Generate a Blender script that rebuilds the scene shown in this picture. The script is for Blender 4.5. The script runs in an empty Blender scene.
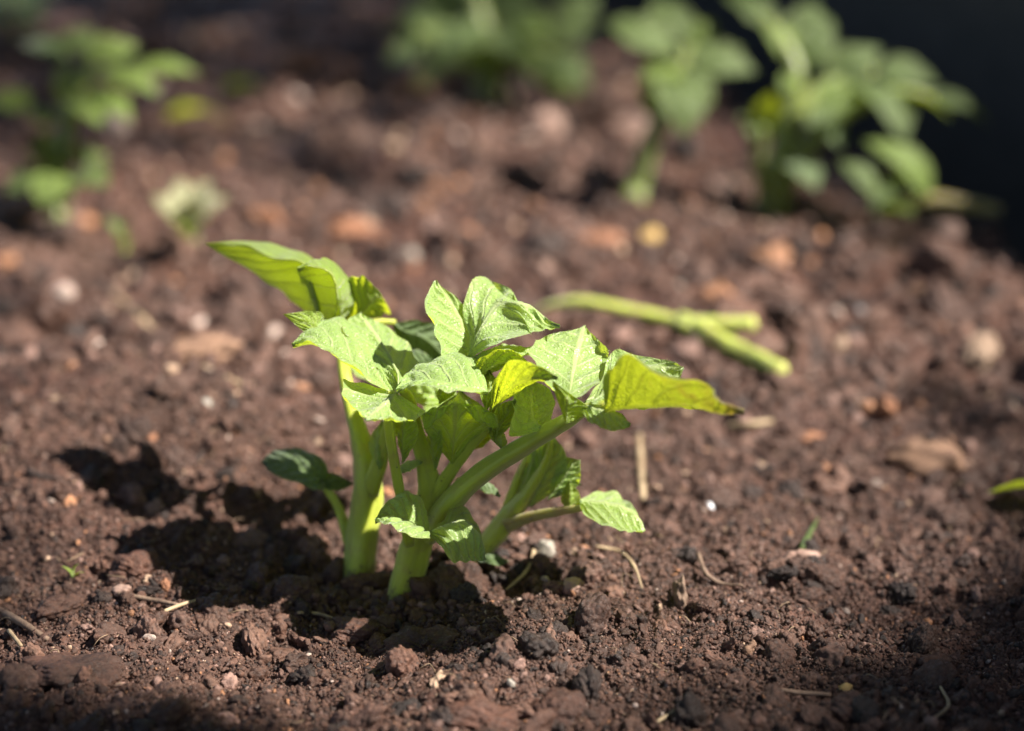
import bpy, math, random
import numpy as np
from mathutils import Vector, Matrix
random.seed(7)
RNG = np.random.default_rng(11)
SC = bpy.context.scene
COL = SC.collection

# ------------------------------------------------------------------ camera
CAM_H, PITCH, F = 0.37, math.radians(20), 2000.0
CP, SP = math.cos(PITCH), math.sin(PITCH)
cd = bpy.data.cameras.new('camera')
cam = bpy.data.objects.new('camera', cd); COL.objects.link(cam)
cam.location = (0, 0, CAM_H)
cam.rotation_euler = (math.radians(90) - PITCH, 0, 0)
cd.sensor_width = 36; cd.lens = F / 1024 * 36
cd.clip_start = 0.02; cd.clip_end = 500
cd.dof.use_dof = True
cd.dof.focus_distance = 0.772
cd.dof.aperture_fstop = cd.lens / 1000 / 0.0215
cd.dof.aperture_blades = 9
SC.camera = cam

def P(px, py, g):
    """point of the garden seen at photo position (px,py), g metres ahead of the tripod"""
    r = (px - 512) / F; d = (py - 365.5) / F
    x, y, z = r, CP - d * SP, -SP - d * CP
    k = g / y
    return Vector((x * k, g, CAM_H + z * k))
def Gd(px, py, z=0.0):
    d = (py - 365.5) / F
    y, zz = CP - d * SP, -SP - d * CP
    k = (z - CAM_H) / zz
    return Vector(((px - 512) / F * k, y * k, z))

# ------------------------------------------------------------------ noise
_perm = RNG.permutation(256); _perm = np.concatenate([_perm, _perm])
_ga = RNG.uniform(0, 2 * np.pi, 256); _gx, _gy = np.cos(_ga), np.sin(_ga)
def perlin(x, y):
    xi = np.floor(x).astype(np.int64); yi = np.floor(y).astype(np.int64)
    xf = x - xi; yf = y - yi
    u = xf * xf * xf * (xf * (xf * 6 - 15) + 10); v = yf * yf * yf * (yf * (yf * 6 - 15) + 10)
    def g(ix, iy, dx, dy):
        h = _perm[(_perm[ix & 255] + iy) & 255]
        return _gx[h] * dx + _gy[h] * dy
    a = g(xi, yi, xf, yf); b = g(xi + 1, yi, xf - 1, yf)
    c = g(xi, yi + 1, xf, yf - 1); d = g(xi + 1, yi + 1, xf - 1, yf - 1)
    return (a + u * (b - a)) * (1 - v) + (c + u * (d - c)) * v
def worley(x, y):
    xi = np.floor(x).astype(np.int64); yi = np.floor(y).astype(np.int64)
    best = np.full(x.shape, 9.0)
    for ox in (-1, 0, 1):
        for oy in (-1, 0, 1):
            cx, cy = xi + ox, yi + oy
            h = _perm[(_perm[cx & 255] + cy) & 255]; h2 = _perm[(h + 57) & 255]
            best = np.minimum(best, (cx + h / 256 - x) ** 2 + (cy + h2 / 256 - y) ** 2)
    return np.sqrt(best)

# invented right bed edge: soil drops to a strip kept dark by the added fence
EA, EB = np.array([0.285, 1.33]), np.array([0.075, 2.06])
ED = (EB - EA) / np.linalg.norm(EB - EA); EN = np.array([ED[1], -ED[0]])
def smooth(a, b, t):
    t = np.clip((t - a) / (b - a), 0, 1); return t * t * (3 - 2 * t)
MOUND = []   # (x, y, radius, height)
def height(x, y):
    x = np.asarray(x, float); y = np.asarray(y, float)
    wx = x + 0.006 * perlin(x * 60, y * 60 + 9); wy = y + 0.006 * perlin(x * 60 + 31, y * 60)
    h = 0.012 * perlin(x * 6 + 3.1, y * 6 + 1.7)
    h += 0.0065 * perlin(wx * 17, wy * 17)
    h += 0.0055 * (0.45 - worley(wx * 34 + 5, wy * 34))          # clods
    h += 0.0045 * (0.45 - worley(wx * 85 + 15, wy * 85))
    h += 0.0030 * perlin(wx * 130, wy * 130)
    h += 0.0016 * perlin(x * 310, y * 310)
    h += 0.0014 * (0.45 - worley(wx * 330 + 3, wy * 330)) * (0.4 + smooth(-0.3, 0.4, perlin(x * 40, y * 40)))
    h += 0.0006 * (0.45 - worley(wx * 760 + 3, wy * 760))
    for mx, my, mr, mh in MOUND:
        h += mh * np.exp(-((x - mx) ** 2 + (y - my) ** 2) / (mr * mr))
    s = (x - EA[0]) * EN[0] + (y - EA[1]) * EN[1]
    h -= 0.30 * smooth(0.0, 0.14, s + 0.03 * perlin(x * 9, y * 9))
    far = smooth(4.0, 8.0, np.hypot(x, y))
    return h * (1 - 0.3 * far)

# ------------------------------------------------------------------ helpers
def tag(o, label=None, cat=None, group=None, kind=None):
    if label: o['label'] = label
    if cat: o['category'] = cat
    if group: o['group'] = group
    if kind: o['kind'] = kind
    return o
def empty(name, loc):
    o = bpy.data.objects.new(name, None); COL.objects.link(o); o.location = loc
    o.empty_display_size = 0.02
    return o
def mesh_np(name, V, faces, mat, parent=None, smooth_=True, attrs=None, uv=None, tri=True):
    V = np.asarray(V, np.float32); faces = np.asarray(faces, np.int32)
    if parent is not None:
        V = V - np.array(parent.location, np.float32)
    me = bpy.data.meshes.new(name)
    n = faces.shape[1]
    me.vertices.add(len(V)); me.vertices.foreach_set('co', V.ravel())
    me.loops.add(faces.size); me.loops.foreach_set('vertex_index', faces.ravel())
    me.polygons.add(len(faces))
    me.polygons.foreach_set('loop_start', np.arange(0, faces.size, n, dtype=np.int32))
    me.polygons.foreach_set('use_smooth', np.full(len(faces), smooth_))
    if attrs is not None:
        for k, a in attrs.items():
            at = me.color_attributes.new(k, 'FLOAT_COLOR', 'POINT')
            c = np.ones((len(V), 4), np.float32); c[:, :3] = a
            at.data.foreach_set('color', c.ravel())
    if uv is not None:
        l = me.uv_layers.new(name='UVMap')
        l.data.foreach_set('uv', np.asarray(uv, np.float32)[faces.ravel()].ravel())
    me.update(calc_edges=True); me.validate()
    me.materials.append(mat)
    o = bpy.data.objects.new(name, me); COL.objects.link(o)
    if parent is not None: o.parent = parent
    return o
class NT:
    def __init__(s, name):
        s.m = bpy.data.materials.new(name); s.m.use_nodes = True
        s.t = s.m.node_tree; s.t.nodes.clear()
        s.out = s.n('ShaderNodeOutputMaterial')
    def n(s, typ, **kw):
        nd = s.t.nodes.new(typ)
        for k, v in kw.items():
            if k.startswith('_'): setattr(nd, k[1:], v)
            else: nd.inputs[k.replace('__', ' ')].default_value = v
        return nd
    def l(s, a, b): s.t.links.new(a, b)
    def ramp(s, fac, stops):
        r = s.n('ShaderNodeValToRGB'); e = r.color_ramp.elements
        while len(e) < len(stops): e.new(0.5)
        for el, (p, c) in zip(e, stops):
            el.position = p; el.color = (*c, 1) if len(c) == 3 else c
        s.l(fac, r.inputs[0]); return r.outputs[0]
    def noise(s, scale, detail=4, rough=0.6, vec=None, dist=0.0):
        nd = s.n('ShaderNodeTexNoise', Scale=scale, Detail=detail, Roughness=rough, Distortion=dist)
        if vec is not None: s.l(vec, nd.inputs['Vector'])
        return nd.outputs[0]
    def math(s, op, a, b=None):
        nd = s.t.nodes.new('ShaderNodeMath'); nd.operation = op
        for i, v in enumerate((a, b)):
            if v is None: continue
            if isinstance(v, (int, float)): nd.inputs[i].default_value = v
            else: s.l(v, nd.inputs[i])
        return nd.outputs[0]
    def mix(s, fac, a, b, typ='MIX'):
        nd = s.t.nodes.new('ShaderNodeMix'); nd.data_type = 'RGBA'; nd.blend_type = typ
        for i, v in ((0, fac), (6, a), (7, b)):
            if isinstance(v, (int, float)): nd.inputs[i].default_value = v
            elif isinstance(v, tuple): nd.inputs[i].default_value = (*v, 1)
            else: s.l(v, nd.inputs[i])
        return nd.outputs[2]

# ------------------------------------------------------------------ materials
def soil_material(name, use_attr):
    t = NT(name)
    co = t.n('ShaderNodeTexCoord').outputs['Object']
    n1 = t.noise(45, 5, 0.65, co); n2 = t.noise(420, 4, 0.7, co); n3 = t.noise(9, 3, 0.5, co)
    base = t.ramp(n1, [(0.28, (0.026, 0.0120, 0.0075)), (0.5, (0.064, 0.0300, 0.0185)), (0.75, (0.124, 0.062, 0.041))])
    fine = t.ramp(n2, [(0.30, (0.45, 0.42, 0.40)), (0.62, (1.15, 1.1, 1.08)), (0.80, (2.1, 1.9, 1.75))])
    c = t.mix(1.0, base, fine, 'MULTIPLY')
    red = t.ramp(n3, [(0.35, (1.12, 0.95, 0.88)), (0.65, (0.92, 1.0, 1.06))])
    c = t.mix(1.0, c, red, 'MULTIPLY')
    if use_attr:
        at = t.n('ShaderNodeVertexColor', _layer_name='tint')
        c = t.mix(1.0, fine, at.outputs[0], 'MULTIPLY')
    b = t.n('ShaderNodeBsdfPrincipled')
    b.inputs['Specular IOR Level'].default_value = 0.45
    t.l(c, b.inputs['Base Color'])
    t.l(t.ramp(t.noise(700, 2, 0.5, co), [(0.35, (0.34,) * 3), (0.6, (0.78,) * 3)]), b.inputs['Roughness'])
    bp = t.n('ShaderNodeBump', Strength=0.8, Distance=0.0009)
    t.l(t.noise(900, 5, 0.75, co), bp.inputs['Height'])
    t.l(bp.outputs[0], b.inputs['Normal'])
    t.l(b.outputs[0], t.out.inputs[0])
    return t.m
M_SOIL = soil_material('garden_soil', False)
M_CRUMB = soil_material('soil_crumb', True)

def leaf_material(name, top, vein, glow, glowf=0.45, rough=0.42, brown=None, bumps=0.5, sheen=0.5):
    t = NT(name)
    uv = t.n('ShaderNodeUVMap').outputs[0]
    co = t.n('ShaderNodeTexCoord').outputs['Object']
    sep = t.n('ShaderNodeSeparateXYZ'); t.l(uv, sep.inputs[0])
    u, v = sep.outputs[0], sep.outputs[1]
    au = t.math('ABSOLUTE', t.math('SUBTRACT', t.math('MULTIPLY', u, 2.0), 1.0))
    wob = t.math('MULTIPLY', t.math('SUBTRACT', t.noise(160, 2, 0.5, co), 0.5), 0.30)
    ph = t.math('ADD', t.math('SUBTRACT', t.math('MULTIPLY', v, 6.0), t.math('MULTIPLY', au, 2.3)), wob)
    sv = t.math('ABSOLUTE', t.math('SUBTRACT', t.math('FRACT', ph), 0.5))         # 0.5 at the veins' lines
    side = t.ramp(sv, [(0.40, (0, 0, 0)), (0.47, (1, 1, 1))])
    mid = t.ramp(au, [(0.035, (1, 1, 1)), (0.085, (0, 0, 0))])
    net = t.n('ShaderNodeTexVoronoi', Scale=520.0, _feature='DISTANCE_TO_EDGE'); t.l(co, net.inputs['Vector'])
    netm = t.ramp(net.outputs['Distance'], [(0.02, (0.55,) * 3), (0.10, (0, 0, 0))])
    vm = t.math('MAXIMUM', t.math('MAXIMUM', t.math('MULTIPLY', side, 0.75), mid), t.math('MULTIPLY', netm, 0.5))
    var = t.noise(70, 4, 0.6, co)
    c = t.mix(var, tuple(x * 0.6 for x in top), tuple(min(1, x * 1.4) for x in top))
    c = t.mix(vm, c, vein)
    g = t.mix(var, tuple(x * 0.8 for x in glow), tuple(min(1, x * 1.15) for x in glow))
    g = t.mix(t.math('MULTIPLY', vm, 0.8), g, tuple(x * 0.45 for x in glow))
    if brown:
        bm = t.ramp(t.math('ADD', t.math('MULTIPLY', t.noise(120, 5, 0.7, co), 0.75), t.math('MULTIPLY', v, 0.42)),
                    [(0.56, (0, 0, 0)), (0.80, (1, 1, 1))])
        c = t.mix(t.math('MULTIPLY', bm, 0.75), c, brown); g = t.mix(t.math('MULTIPLY', bm, 0.8), g, brown)
    edge = t.ramp(au, [(0.93, (0, 0, 0)), (0.99, (1, 1, 1))])
    c = t.mix(t.math('MULTIPLY', edge, 0.45), c, (0.42, 0.44, 0.16))
    b = t.n('ShaderNodeBsdfPrincipled')
    b.inputs['Specular IOR Level'].default_value = 0.6
    b.inputs['Sheen Weight'].default_value = sheen; b.inputs['Sheen Roughness'].default_value = 0.5
    t.l(c, b.inputs['Base Color'])
    t.l(t.ramp(t.noise(300, 3, 0.5, co), [(0.3, (rough * 0.8,) * 3), (0.7, (rough * 1.25,) * 3)]), b.inputs['Roughness'])
    bub = t.n('ShaderNodeTexVoronoi', Scale=900.0); t.l(co, bub.inputs['Vector'])
    hgt = t.math('SUBTRACT', t.math('MULTIPLY', t.math('SUBTRACT', 1.0, bub.outputs['Distance']), t.ramp(t.noise(130, 3, 0.6, co), [(0.35, (0.12,) * 3), (0.65, (0.75,) * 3)])),
                 t.math('MULTIPLY', vm, 0.9))
    bp = t.n('ShaderNodeBump', Strength=bumps, Distance=0.0011); t.l(hgt, bp.inputs['Height'])
    t.l(bp.outputs[0], b.inputs['Normal'])
    tr = t.n('ShaderNodeBsdfTranslucent'); t.l(g, tr.inputs[0]); t.l(bp.outputs[0], tr.inputs['Normal'])
    mx = t.n('ShaderNodeMixShader', Fac=glowf)
    t.l(b.outputs[0], mx.inputs[1]); t.l(tr.outputs[0], mx.inputs[2]); t.l(mx.outputs[0], t.out.inputs[0])
    return t.m
GLOW = (0.62, 0.74, 0.04)
M_LEAF = leaf_material('potato_leaf', (0.33, 0.49, 0.13), (0.56, 0.66, 0.27), GLOW, 0.54, rough=0.36, bumps=0.65)
M_LEAFY = leaf_material('potato_leaf_young', (0.28, 0.42, 0.05), (0.48, 0.56, 0.13), (0.60, 0.68, 0.02), 0.60, bumps=0.65)
M_LEAFB = leaf_material('potato_leaf_browning', (0.20, 0.27, 0.04), (0.30, 0.34, 0.07), (0.50, 0.57, 0.016), 0.58, bumps=0.7, brown=(0.30, 0.17, 0.02))
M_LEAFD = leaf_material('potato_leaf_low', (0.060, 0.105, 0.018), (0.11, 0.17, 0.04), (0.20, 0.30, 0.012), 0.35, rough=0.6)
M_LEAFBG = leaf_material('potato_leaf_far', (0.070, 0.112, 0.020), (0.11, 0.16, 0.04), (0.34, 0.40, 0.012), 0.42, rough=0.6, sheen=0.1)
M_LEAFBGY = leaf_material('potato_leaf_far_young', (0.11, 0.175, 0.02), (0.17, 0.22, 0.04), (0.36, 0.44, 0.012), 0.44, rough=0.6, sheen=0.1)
M_LEAFPALE = leaf_material('pale_seedling_leaf', (0.28, 0.27, 0.12), (0.34, 0.32, 0.16), (0.40, 0.38, 0.08), 0.35)

def stem_material(name, c1, c2, foot, glow, dirt=False):
    t = NT(name)
    co = t.n('ShaderNodeTexCoord').outputs['Object']
    uv = t.n('ShaderNodeUVMap').outputs[0]
    mp = t.n('ShaderNodeMapping'); mp.inputs['Scale'].default_value = (26, 3, 1); t.l(uv, mp.inputs[0])
    st = t.noise(1.0, 3, 0.5, mp.outputs[0])
    c = t.mix(st, c1, c2)
    c = t.mix(t.ramp(t.noise(90, 4, 0.6, co), [(0.52, (0, 0, 0)), (0.75, (0.6,) * 3)]), c, foot)
    vo = t.n('ShaderNodeTexVoronoi', Scale=260.0); t.l(co, vo.inputs['Vector'])
    spot = t.ramp(vo.outputs['Distance'], [(0.10, (1, 1, 1)), (0.16, (0, 0, 0))])
    spot = t.math('MULTIPLY', spot, t.ramp(t.noise(60, 2, 0.5, co), [(0.52, (0, 0, 0)), (0.56, (0.8,) * 3)]))
    c = t.mix(spot, c, (0.02, 0.018, 0.008))
    if dirt:                                                 # soil splashed up the foot of the stem
        sx = t.n('ShaderNodeSeparateXYZ'); t.l(co, sx.inputs[0])
        dz = t.math('ADD', t.math('MULTIPLY', sx.outputs[2], -58.0), t.math('MULTIPLY', t.noise(330, 5, 0.75, co), 1.7))
        c = t.mix(t.ramp(dz, [(0.42, (0, 0, 0)), (0.72, (0.85,) * 3)]), c, (0.075, 0.042, 0.028))
    b = t.n('ShaderNodeBsdfPrincipled', Roughness=0.42)
    b.inputs['Sheen Weight'].default_value = 0.25
    t.l(c, b.inputs['Base Color'])
    b.inputs['Subsurface Weight'].default_value = 0.55
    b.inputs['Subsurface Radius'].default_value = (0.9, 1.0, 0.15)
    b.inputs['Subsurface Scale'].default_value = 0.0085
    bp = t.n('ShaderNodeBump', Strength=0.5, Distance=0.0006)
    t.l(t.math('ADD', st, t.math('MULTIPLY', t.noise(700, 2, 0.5, co), 0.5)), bp.inputs['Height']); t.l(bp.outputs[0], b.inputs['Normal'])
    t.l(b.outputs[0], t.out.inputs[0])
    return t.m
M_STEM = stem_material('potato_stem', (0.26, 0.31, 0.016), (0.38, 0.41, 0.05), (0.24, 0.15, 0.07), GLOW, True)
M_STEMR = stem_material('reddish_stalk', (0.23, 0.26, 0.05), (0.34, 0.22, 0.10), (0.28, 0.14, 0.08), GLOW)
M_STEMBG = stem_material('far_stem', (0.10, 0.14, 0.015), (0.16, 0.19, 0.03), (0.12, 0.10, 0.04), GLOW)
M_CUT = stem_material('cut_stalk', (0.30, 0.36, 0.04), (0.46, 0.48, 0.12), (0.30, 0.17, 0.09), GLOW)

def plain(name, c1, c2, scale=120, rough=0.7, bump=0.6, dist=0.0006, spec=0.4):
    t = NT(name); co = t.n('ShaderNodeTexCoord').outputs['Object']
    n = t.noise(scale, 5, 0.65, co)
    b = t.n('ShaderNodeBsdfPrincipled', Roughness=rough); b.inputs['Specular IOR Level'].default_value = spec
    t.l(t.ramp(n, [(0.3, c1), (0.7, c2)]), b.inputs['Base Color'])
    bp = t.n('ShaderNodeBump', Strength=bump, Distance=dist); t.l(t.noise(scale * 4, 4, 0.7, co), bp.inputs['Height'])
    t.l(bp.outputs[0], b.inputs['Normal']); t.l(b.outputs[0], t.out.inputs[0]); return t.m
M_STRAW = plain('straw', (0.17, 0.11, 0.06), (0.44, 0.33, 0.20), 90)
M_PEB_PALE = plain('pale_pebble', (0.17, 0.145, 0.12), (0.34, 0.30, 0.25), 200, 0.45)
M_PEB_PINK = plain('pinkish_pebble', (0.21, 0.12, 0.09), (0.38, 0.25, 0.195), 150, 0.6)
M_PEB_GREY = plain('grey_pebble', (0.12, 0.11, 0.11), (0.26, 0.24, 0.24), 150, 0.5)
M_PEB_OCHRE = plain('ochre_pebble', (0.36, 0.22, 0.07), (0.62, 0.42, 0.15), 150, 0.6)
M_PEB_QUARTZ = plain('quartz_grain', (0.70, 0.70, 0.72), (0.92, 0.92, 0.95), 300, 0.12, 0.3, spec=0.9)
M_BARK_OR = plain('orange_bark', (0.17, 0.072, 0.038), (0.32, 0.145, 0.075), 160, 0.75, 0.9)
M_BARK_TAN = plain('tan_bark', (0.12, 0.065, 0.042), (0.27, 0.155, 0.095), 110, 0.8, 0.9)
M_TWIG = plain('dry_twig', (0.10, 0.062, 0.042), (0.24, 0.16, 0.11), 160, 0.8, 0.8)
M_TWIG2 = plain('root_fibre', (0.13, 0.08, 0.05), (0.34, 0.24, 0.15), 160, 0.8, 0.8)
M_FENCE = plain('added_fence_board', (0.030, 0.026, 0.022), (0.075, 0.062, 0.052), 30, 0.8, 0.5, 0.002)
M_BRANCH = plain('branch_bark', (0.05, 0.035, 0.025), (0.13, 0.10, 0.07), 60, 0.85, 0.8, 0.003)

# ------------------------------------------------------------------ curve/tube/leaf builders
def catmull(pts, n):
    pts = np.asarray(pts, float)
    if len(pts) == 2:
        t = np.linspace(0, 1, n)[:, None]; return pts[0] * (1 - t) + pts[1] * t
    Q = np.vstack([2 * pts[0] - pts[1], pts, 2 * pts[-1] - pts[-2]])
    m = len(pts) - 1
    tt = np.linspace(0, m, n); out = np.empty((n, pts.shape[1]))
    for i, t in enumerate(tt):
        k = min(int(t), m - 1); f = t - k
        a, b, c, d = Q[k], Q[k + 1], Q[k + 2], Q[k + 3]
        out[i] = 0.5 * (2 * b + (c - a) * f + (2 * a - 5 * b + 4 * c - d) * f * f + (3 * b - a - 3 * c + d) * f ** 3)
    return out
def tube_geo(pts, radii, n=None, seg=14, rib=0.0, lump=0.0, flat=1.0):
    n = n or max(6, 7 * (len(pts) - 1))
    R = np.asarray(radii, float)[:, None]
    C = catmull(pts, n); r = np.clip(catmull(R, n)[:, 0], 0.2 * R.min(), None)
    T = np.gradient(C, axis=0); T /= np.linalg.norm(T, axis=1)[:, None] + 1e-12
    ref = np.array([0.31, -0.9, 0.2]); ref = ref - T[0] * ref.dot(T[0]); ref /= np.linalg.norm(ref)
    V = []; UV = []; ph = random.random() * 6
    for i in range(n):
        ref = ref - T[i] * ref.dot(T[i]); ref /= np.linalg.norm(ref) + 1e-12
        bi = np.cross(T[i], ref)
        for k in range(seg):
            a = 2 * math.pi * k / seg
            rr = r[i] * (1 + rib * math.cos(3 * a + ph + i * 0.03) + lump * math.sin(i * 0.9 + ph) * math.cos(a * 2 + i * 0.35))
            V.append(C[i] + ref * (rr * math.cos(a)) + bi * (rr * math.sin(a) * flat)); UV.append((k / seg, i / n * n * 0.05))
    Fc = []
    for i in range(n - 1):
        for k in range(seg):
            k2 = (k + 1) % seg
            Fc.append((i * seg + k, i * seg + k2, (i + 1) * seg + k2, (i + 1) * seg + k))
    for ring, c in ((0, C[0]), (n - 1, C[-1])):
        ci = len(V); V.append(c + (T[-1] if ring else -T[0]) * r[ring if ring else 0] * 0.35); UV.append((0.5, 0))
        for k in range(seg):
            k2 = (k + 1) % seg; a, b = ring * seg + k, ring * seg + k2
            Fc.append((a, b, ci, ci) if ring else (b, a, ci, ci))
    quads = [f for f in Fc if f[2] != f[3]]; tris = [f[:3] for f in Fc if f[2] == f[3]]
    tri = [(a, b, c) for a, b, c, d in quads] + [(a, c, d) for a, b, c, d in quads] + tris
    return np.array(V), np.array(tri, np.int32), np.array(UV)
def tube(name, pts, radii, mat, parent=None, hair=0, **kw):
    V, Fc, UV = tube_geo([np.array(p) for p in pts], radii, **kw)
    if hair:
        rs = np.random.default_rng(len(V) + hair); HV, HF, k = [], [], len(V)
        nr = (len(V) - 2) // kw.get('seg', 14); sg = kw.get('seg', 14)
        for _ in range(hair):
            i = rs.integers(0, nr); c = V[i * sg:(i + 1) * sg].mean(0); p = V[i * sg + rs.integers(0, sg)]
            dr = (p - c) / (np.linalg.norm(p - c) + 1e-9) + rs.normal(0, 0.4, 3); dr /= np.linalg.norm(dr)
            w = np.cross(dr, rs.normal(0, 1, 3)); w = w / np.linalg.norm(w) * 0.00005
            p = p + rs.normal(0, 0.0006, 3) * 0.3
            HV += [p - w, p + w, p + dr * rs.uniform(.0005, .0013)]; HF.append((k, k + 1, k + 2)); k += 3
        V = np.vstack([V, HV]); Fc = np.vstack([Fc, HF]); UV = np.vstack([UV, np.zeros((len(HV), 2))])
    return mesh_np(name, V, Fc, mat, parent, uv=UV)

def leaf(rows, mat, parent, name='leaf', nu=36, nv=44, bulge=0.20, quilt=0.0017, tooth=0.032, nveins=6.0, warp=0.6, hair=0, edge_roll=0.0, seed=None):
    """rows from base to tip, each (left, mid, right) points; first and last rows may be one point"""
    rs = np.random.default_rng(seed if seed is not None else random.randrange(10 ** 6))
    Ls, Ms, Rs = [], [], []
    for r in rows:
        if len(r) == 1: r = (r[0], r[0], r[0])
        Ls.append(r[0]); Ms.append(r[1]); Rs.append(r[2])
    L, M, R = (catmull([np.array(p) for p in q], nv) for q in (Ls, Ms, Rs))
    T = np.gradient(M, axis=0); T /= np.linalg.norm(T, axis=1)[:, None] + 1e-9
    W = R - L
    N = np.cross(T, W); nn = np.linalg.norm(N, axis=1)[:, None]; N = N / (nn + 1e-9)
    for i in range(1, nv):                                   # keep normals continuous at the pinched ends
        if nn[i] < 1e-7 or N[i].dot(N[i - 1]) < 0: N[i] = N[i - 1]
    if nn[0] < 1e-7: N[0] = N[1]
    s = np.linspace(-1, 1, nu); t = np.linspace(0, 1, nv)
    ph = rs.uniform(0, 6, 6)
    V = np.empty((nv, nu, 3))
    Lm = np.abs(s)
    for i in range(nv):
        ti = t[i]
        env = min(1.0, 6 * ti, 6 * (1 - ti))
        for side, E in ((-1, L[i]), (1, R[i])):
            mk = (s < 0) if side < 0 else (s >= 0)
            q = Lm[mk][:, None]
            wob = tooth * env * (math.sin(ti * 21 + ph[0] + side) + 0.6 * math.sin(ti * 37 + ph[1] * side) + 0.5 * math.sin(ti * 9 + ph[4] + 2 * side))
            d = E - M[i]; hw = np.linalg.norm(d)
            pos = M[i] + d * q * (1 + wob * q ** 3)
            up = bulge * hw * 4 * q * (1 - 0.75 * q) * (q ** 0.5)
            p_ = nveins * ti - 2.3 * q
            qu = quilt * (np.abs(np.sin(np.pi * p_)) ** 0.7 - 0.6) * np.minimum(1, 5 * q) * np.minimum(1, 4 * (1.02 - q)) * min(1, 8 * ti + .1)
            rip = hw * env * (0.04 * q ** 2 * math.sin(ti * 13 + ph[2] + side * 1.7) + 0.03 * q ** 3 * math.sin(ti * 29 + ph[3] * side))
            rip = rip + warp * hw * env * 0.13 * perlin(s[mk] * 1.3 + 17.3 + ph[5] * 9, np.full(mk.sum(), ti * 2.6 + ph[0] * 7))[:, None] * np.minimum(1, 2.5 * q)
            rip = rip + 0.0005 * perlin(s[mk] * 7.0 + ph[1] * 9, np.full(mk.sum(), ti * 13.0 + ph[2] * 7))[:, None]
            roll = -edge_roll * hw * np.clip(q - 0.75, 0, 1) ** 2 * 16
            groove = -0.0013 * np.exp(-(q / 0.09) ** 2)
            V[i, mk] = pos + N[i] * (up + qu + rip + roll + groove)
    Vf = V.reshape(-1, 3)
    a = (np.arange(nv - 1)[:, None] * nu + np.arange(nu - 1)[None, :]).ravel()
    quads = np.stack([a, a + 1, a + nu + 1, a + nu], 1)
    tri = np.vstack([quads[:, [0, 1, 2]], quads[:, [0, 2, 3]]])
    UV = np.stack([np.tile((s + 1) / 2, nv), np.repeat(t, nu)], 1)
    if hair:
        HV, HF, HU = [], [], []
        k = len(Vf)
        scale = np.linalg.norm(M[-1] - M[0])
        for _ in range(hair):
            i = rs.integers(2, nv - 2)
            edge = rs.random() < 0.45
            j = (0 if rs.random() < .5 else nu - 1) if edge else rs.integers(1, nu - 1)
            p = V[i, j]; n_ = N[i] * (1 if rs.random() < 0.75 else -1)
            out = (V[i, j] - M[i]); out = out / (np.linalg.norm(out) + 1e-9)
            dr = (out * 0.9 + n_ * 0.4) if edge else n_
            dr = dr + rs.normal(0, 0.35, 3); dr /= np.linalg.norm(dr)
            ln = rs.uniform(0.0005, 0.0012); w = np.cross(dr, rs.normal(0, 1, 3)); w = w / np.linalg.norm(w) * 0.00005
            HV += [p - w, p + w, p + dr * ln]; HF.append((k, k + 1, k + 2)); HU += [(0.5, 0.5)] * 3; k += 3
        Vf = np.vstack([Vf, HV]); tri = np.vstack([tri, HF]); UV = np.vstack([UV, HU])
    return mesh_np(name, Vf, tri, mat, parent, uv=UV)
def rows_px(rows):
    """rows given as photo positions with distances in cm"""
    return [[P(p[0], p[1], p[2] / 100) for p in r] for r in rows]
def blade(b, tip, w, roll=0.0, arch=0.18, fold=0.25, droop=0.0, nrow=5, asym=1.0):
    """a plain ovate leaf between two points in space"""
    b, tip = np.array(b), np.array(tip); d = tip - b; ln = np.linalg.norm(d); dn = d / ln
    side = np.cross(dn, (0, 0, 1)); side /= np.linalg.norm(side) + 1e-9
    up = np.cross(side, dn)
    c, s_ = math.cos(roll), math.sin(roll); side, up = side * c + up * s_, up * c - side * s_
    rows = [[b]]
    for i in range(1, nrow):
        t = i / nrow; k = (math.sin(math.pi * t ** 0.72) ** 0.8) * w
        m = b + d * t + up * (arch * ln * math.sin(math.pi * t) - droop * ln * t * t)
        rows.append([m - side * k + up * fold * k, m, m + side * k * asym + up * fold * k])
    rows.append([tip - up * droop * ln])
    return rows

SUN_EL, SUN_AZ = math.radians(50), math.radians(104)      # azimuth clockwise from straight ahead (+Y)
SD = Vector((math.cos(SUN_EL) * math.sin(SUN_AZ), math.cos(SUN_EL) * math.cos(SUN_AZ), math.sin(SUN_EL)))
# ------------------------------------------------------------------ ground
for px, py, mr, mh in ((470, 618, 0.025, 0.006), (396, 606, 0.020, 0.001), (350, 585, 0.02, -0.003), (350, 585, 0.022, -0.005), (150, 445, 0.105, 0.032), (60, 540, 0.05, 0.008),
                       (520, 690, 0.04, 0.008), (800, 330, 0.09, 0.012), (700, 175, 0.10, -0.012), (120, 240, 0.06, -0.012)):
    q = Gd(px, py); MOUND.append((q.x, q.y, mr, mh))
def axis(lo, hi, step, outlo, outhi, grow=1.045):
    c = list(np.arange(lo, hi, step)); s = step
    while c[-1] < outhi: s *= grow; c.append(c[-1] + s)
    s = step; b = [c[0]]
    while b[-1] > outlo: s *= grow; b.append(b[-1] - s)
    return np.array(b[:0:-1] + c)
gx = axis(-0.22, 0.22, 0.0008, -60, 60); gy = axis(0.60, 0.92, 0.0008, -60, 90, 1.03)
XX, YY = np.meshgrid(gx, gy)
ZZ = height(XX.ravel(), YY.ravel())
nx, ny = len(gx), len(gy)
a = (np.arange(ny - 1)[:, None] * nx + np.arange(nx - 1)[None, :]).ravel()
ground = mesh_np('ground', np.stack([XX.ravel(), YY.ravel(), ZZ], 1), np.stack([a, a + 1, a + nx + 1, a + nx], 1), M_SOIL)
tag(ground, kind='structure')

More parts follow.
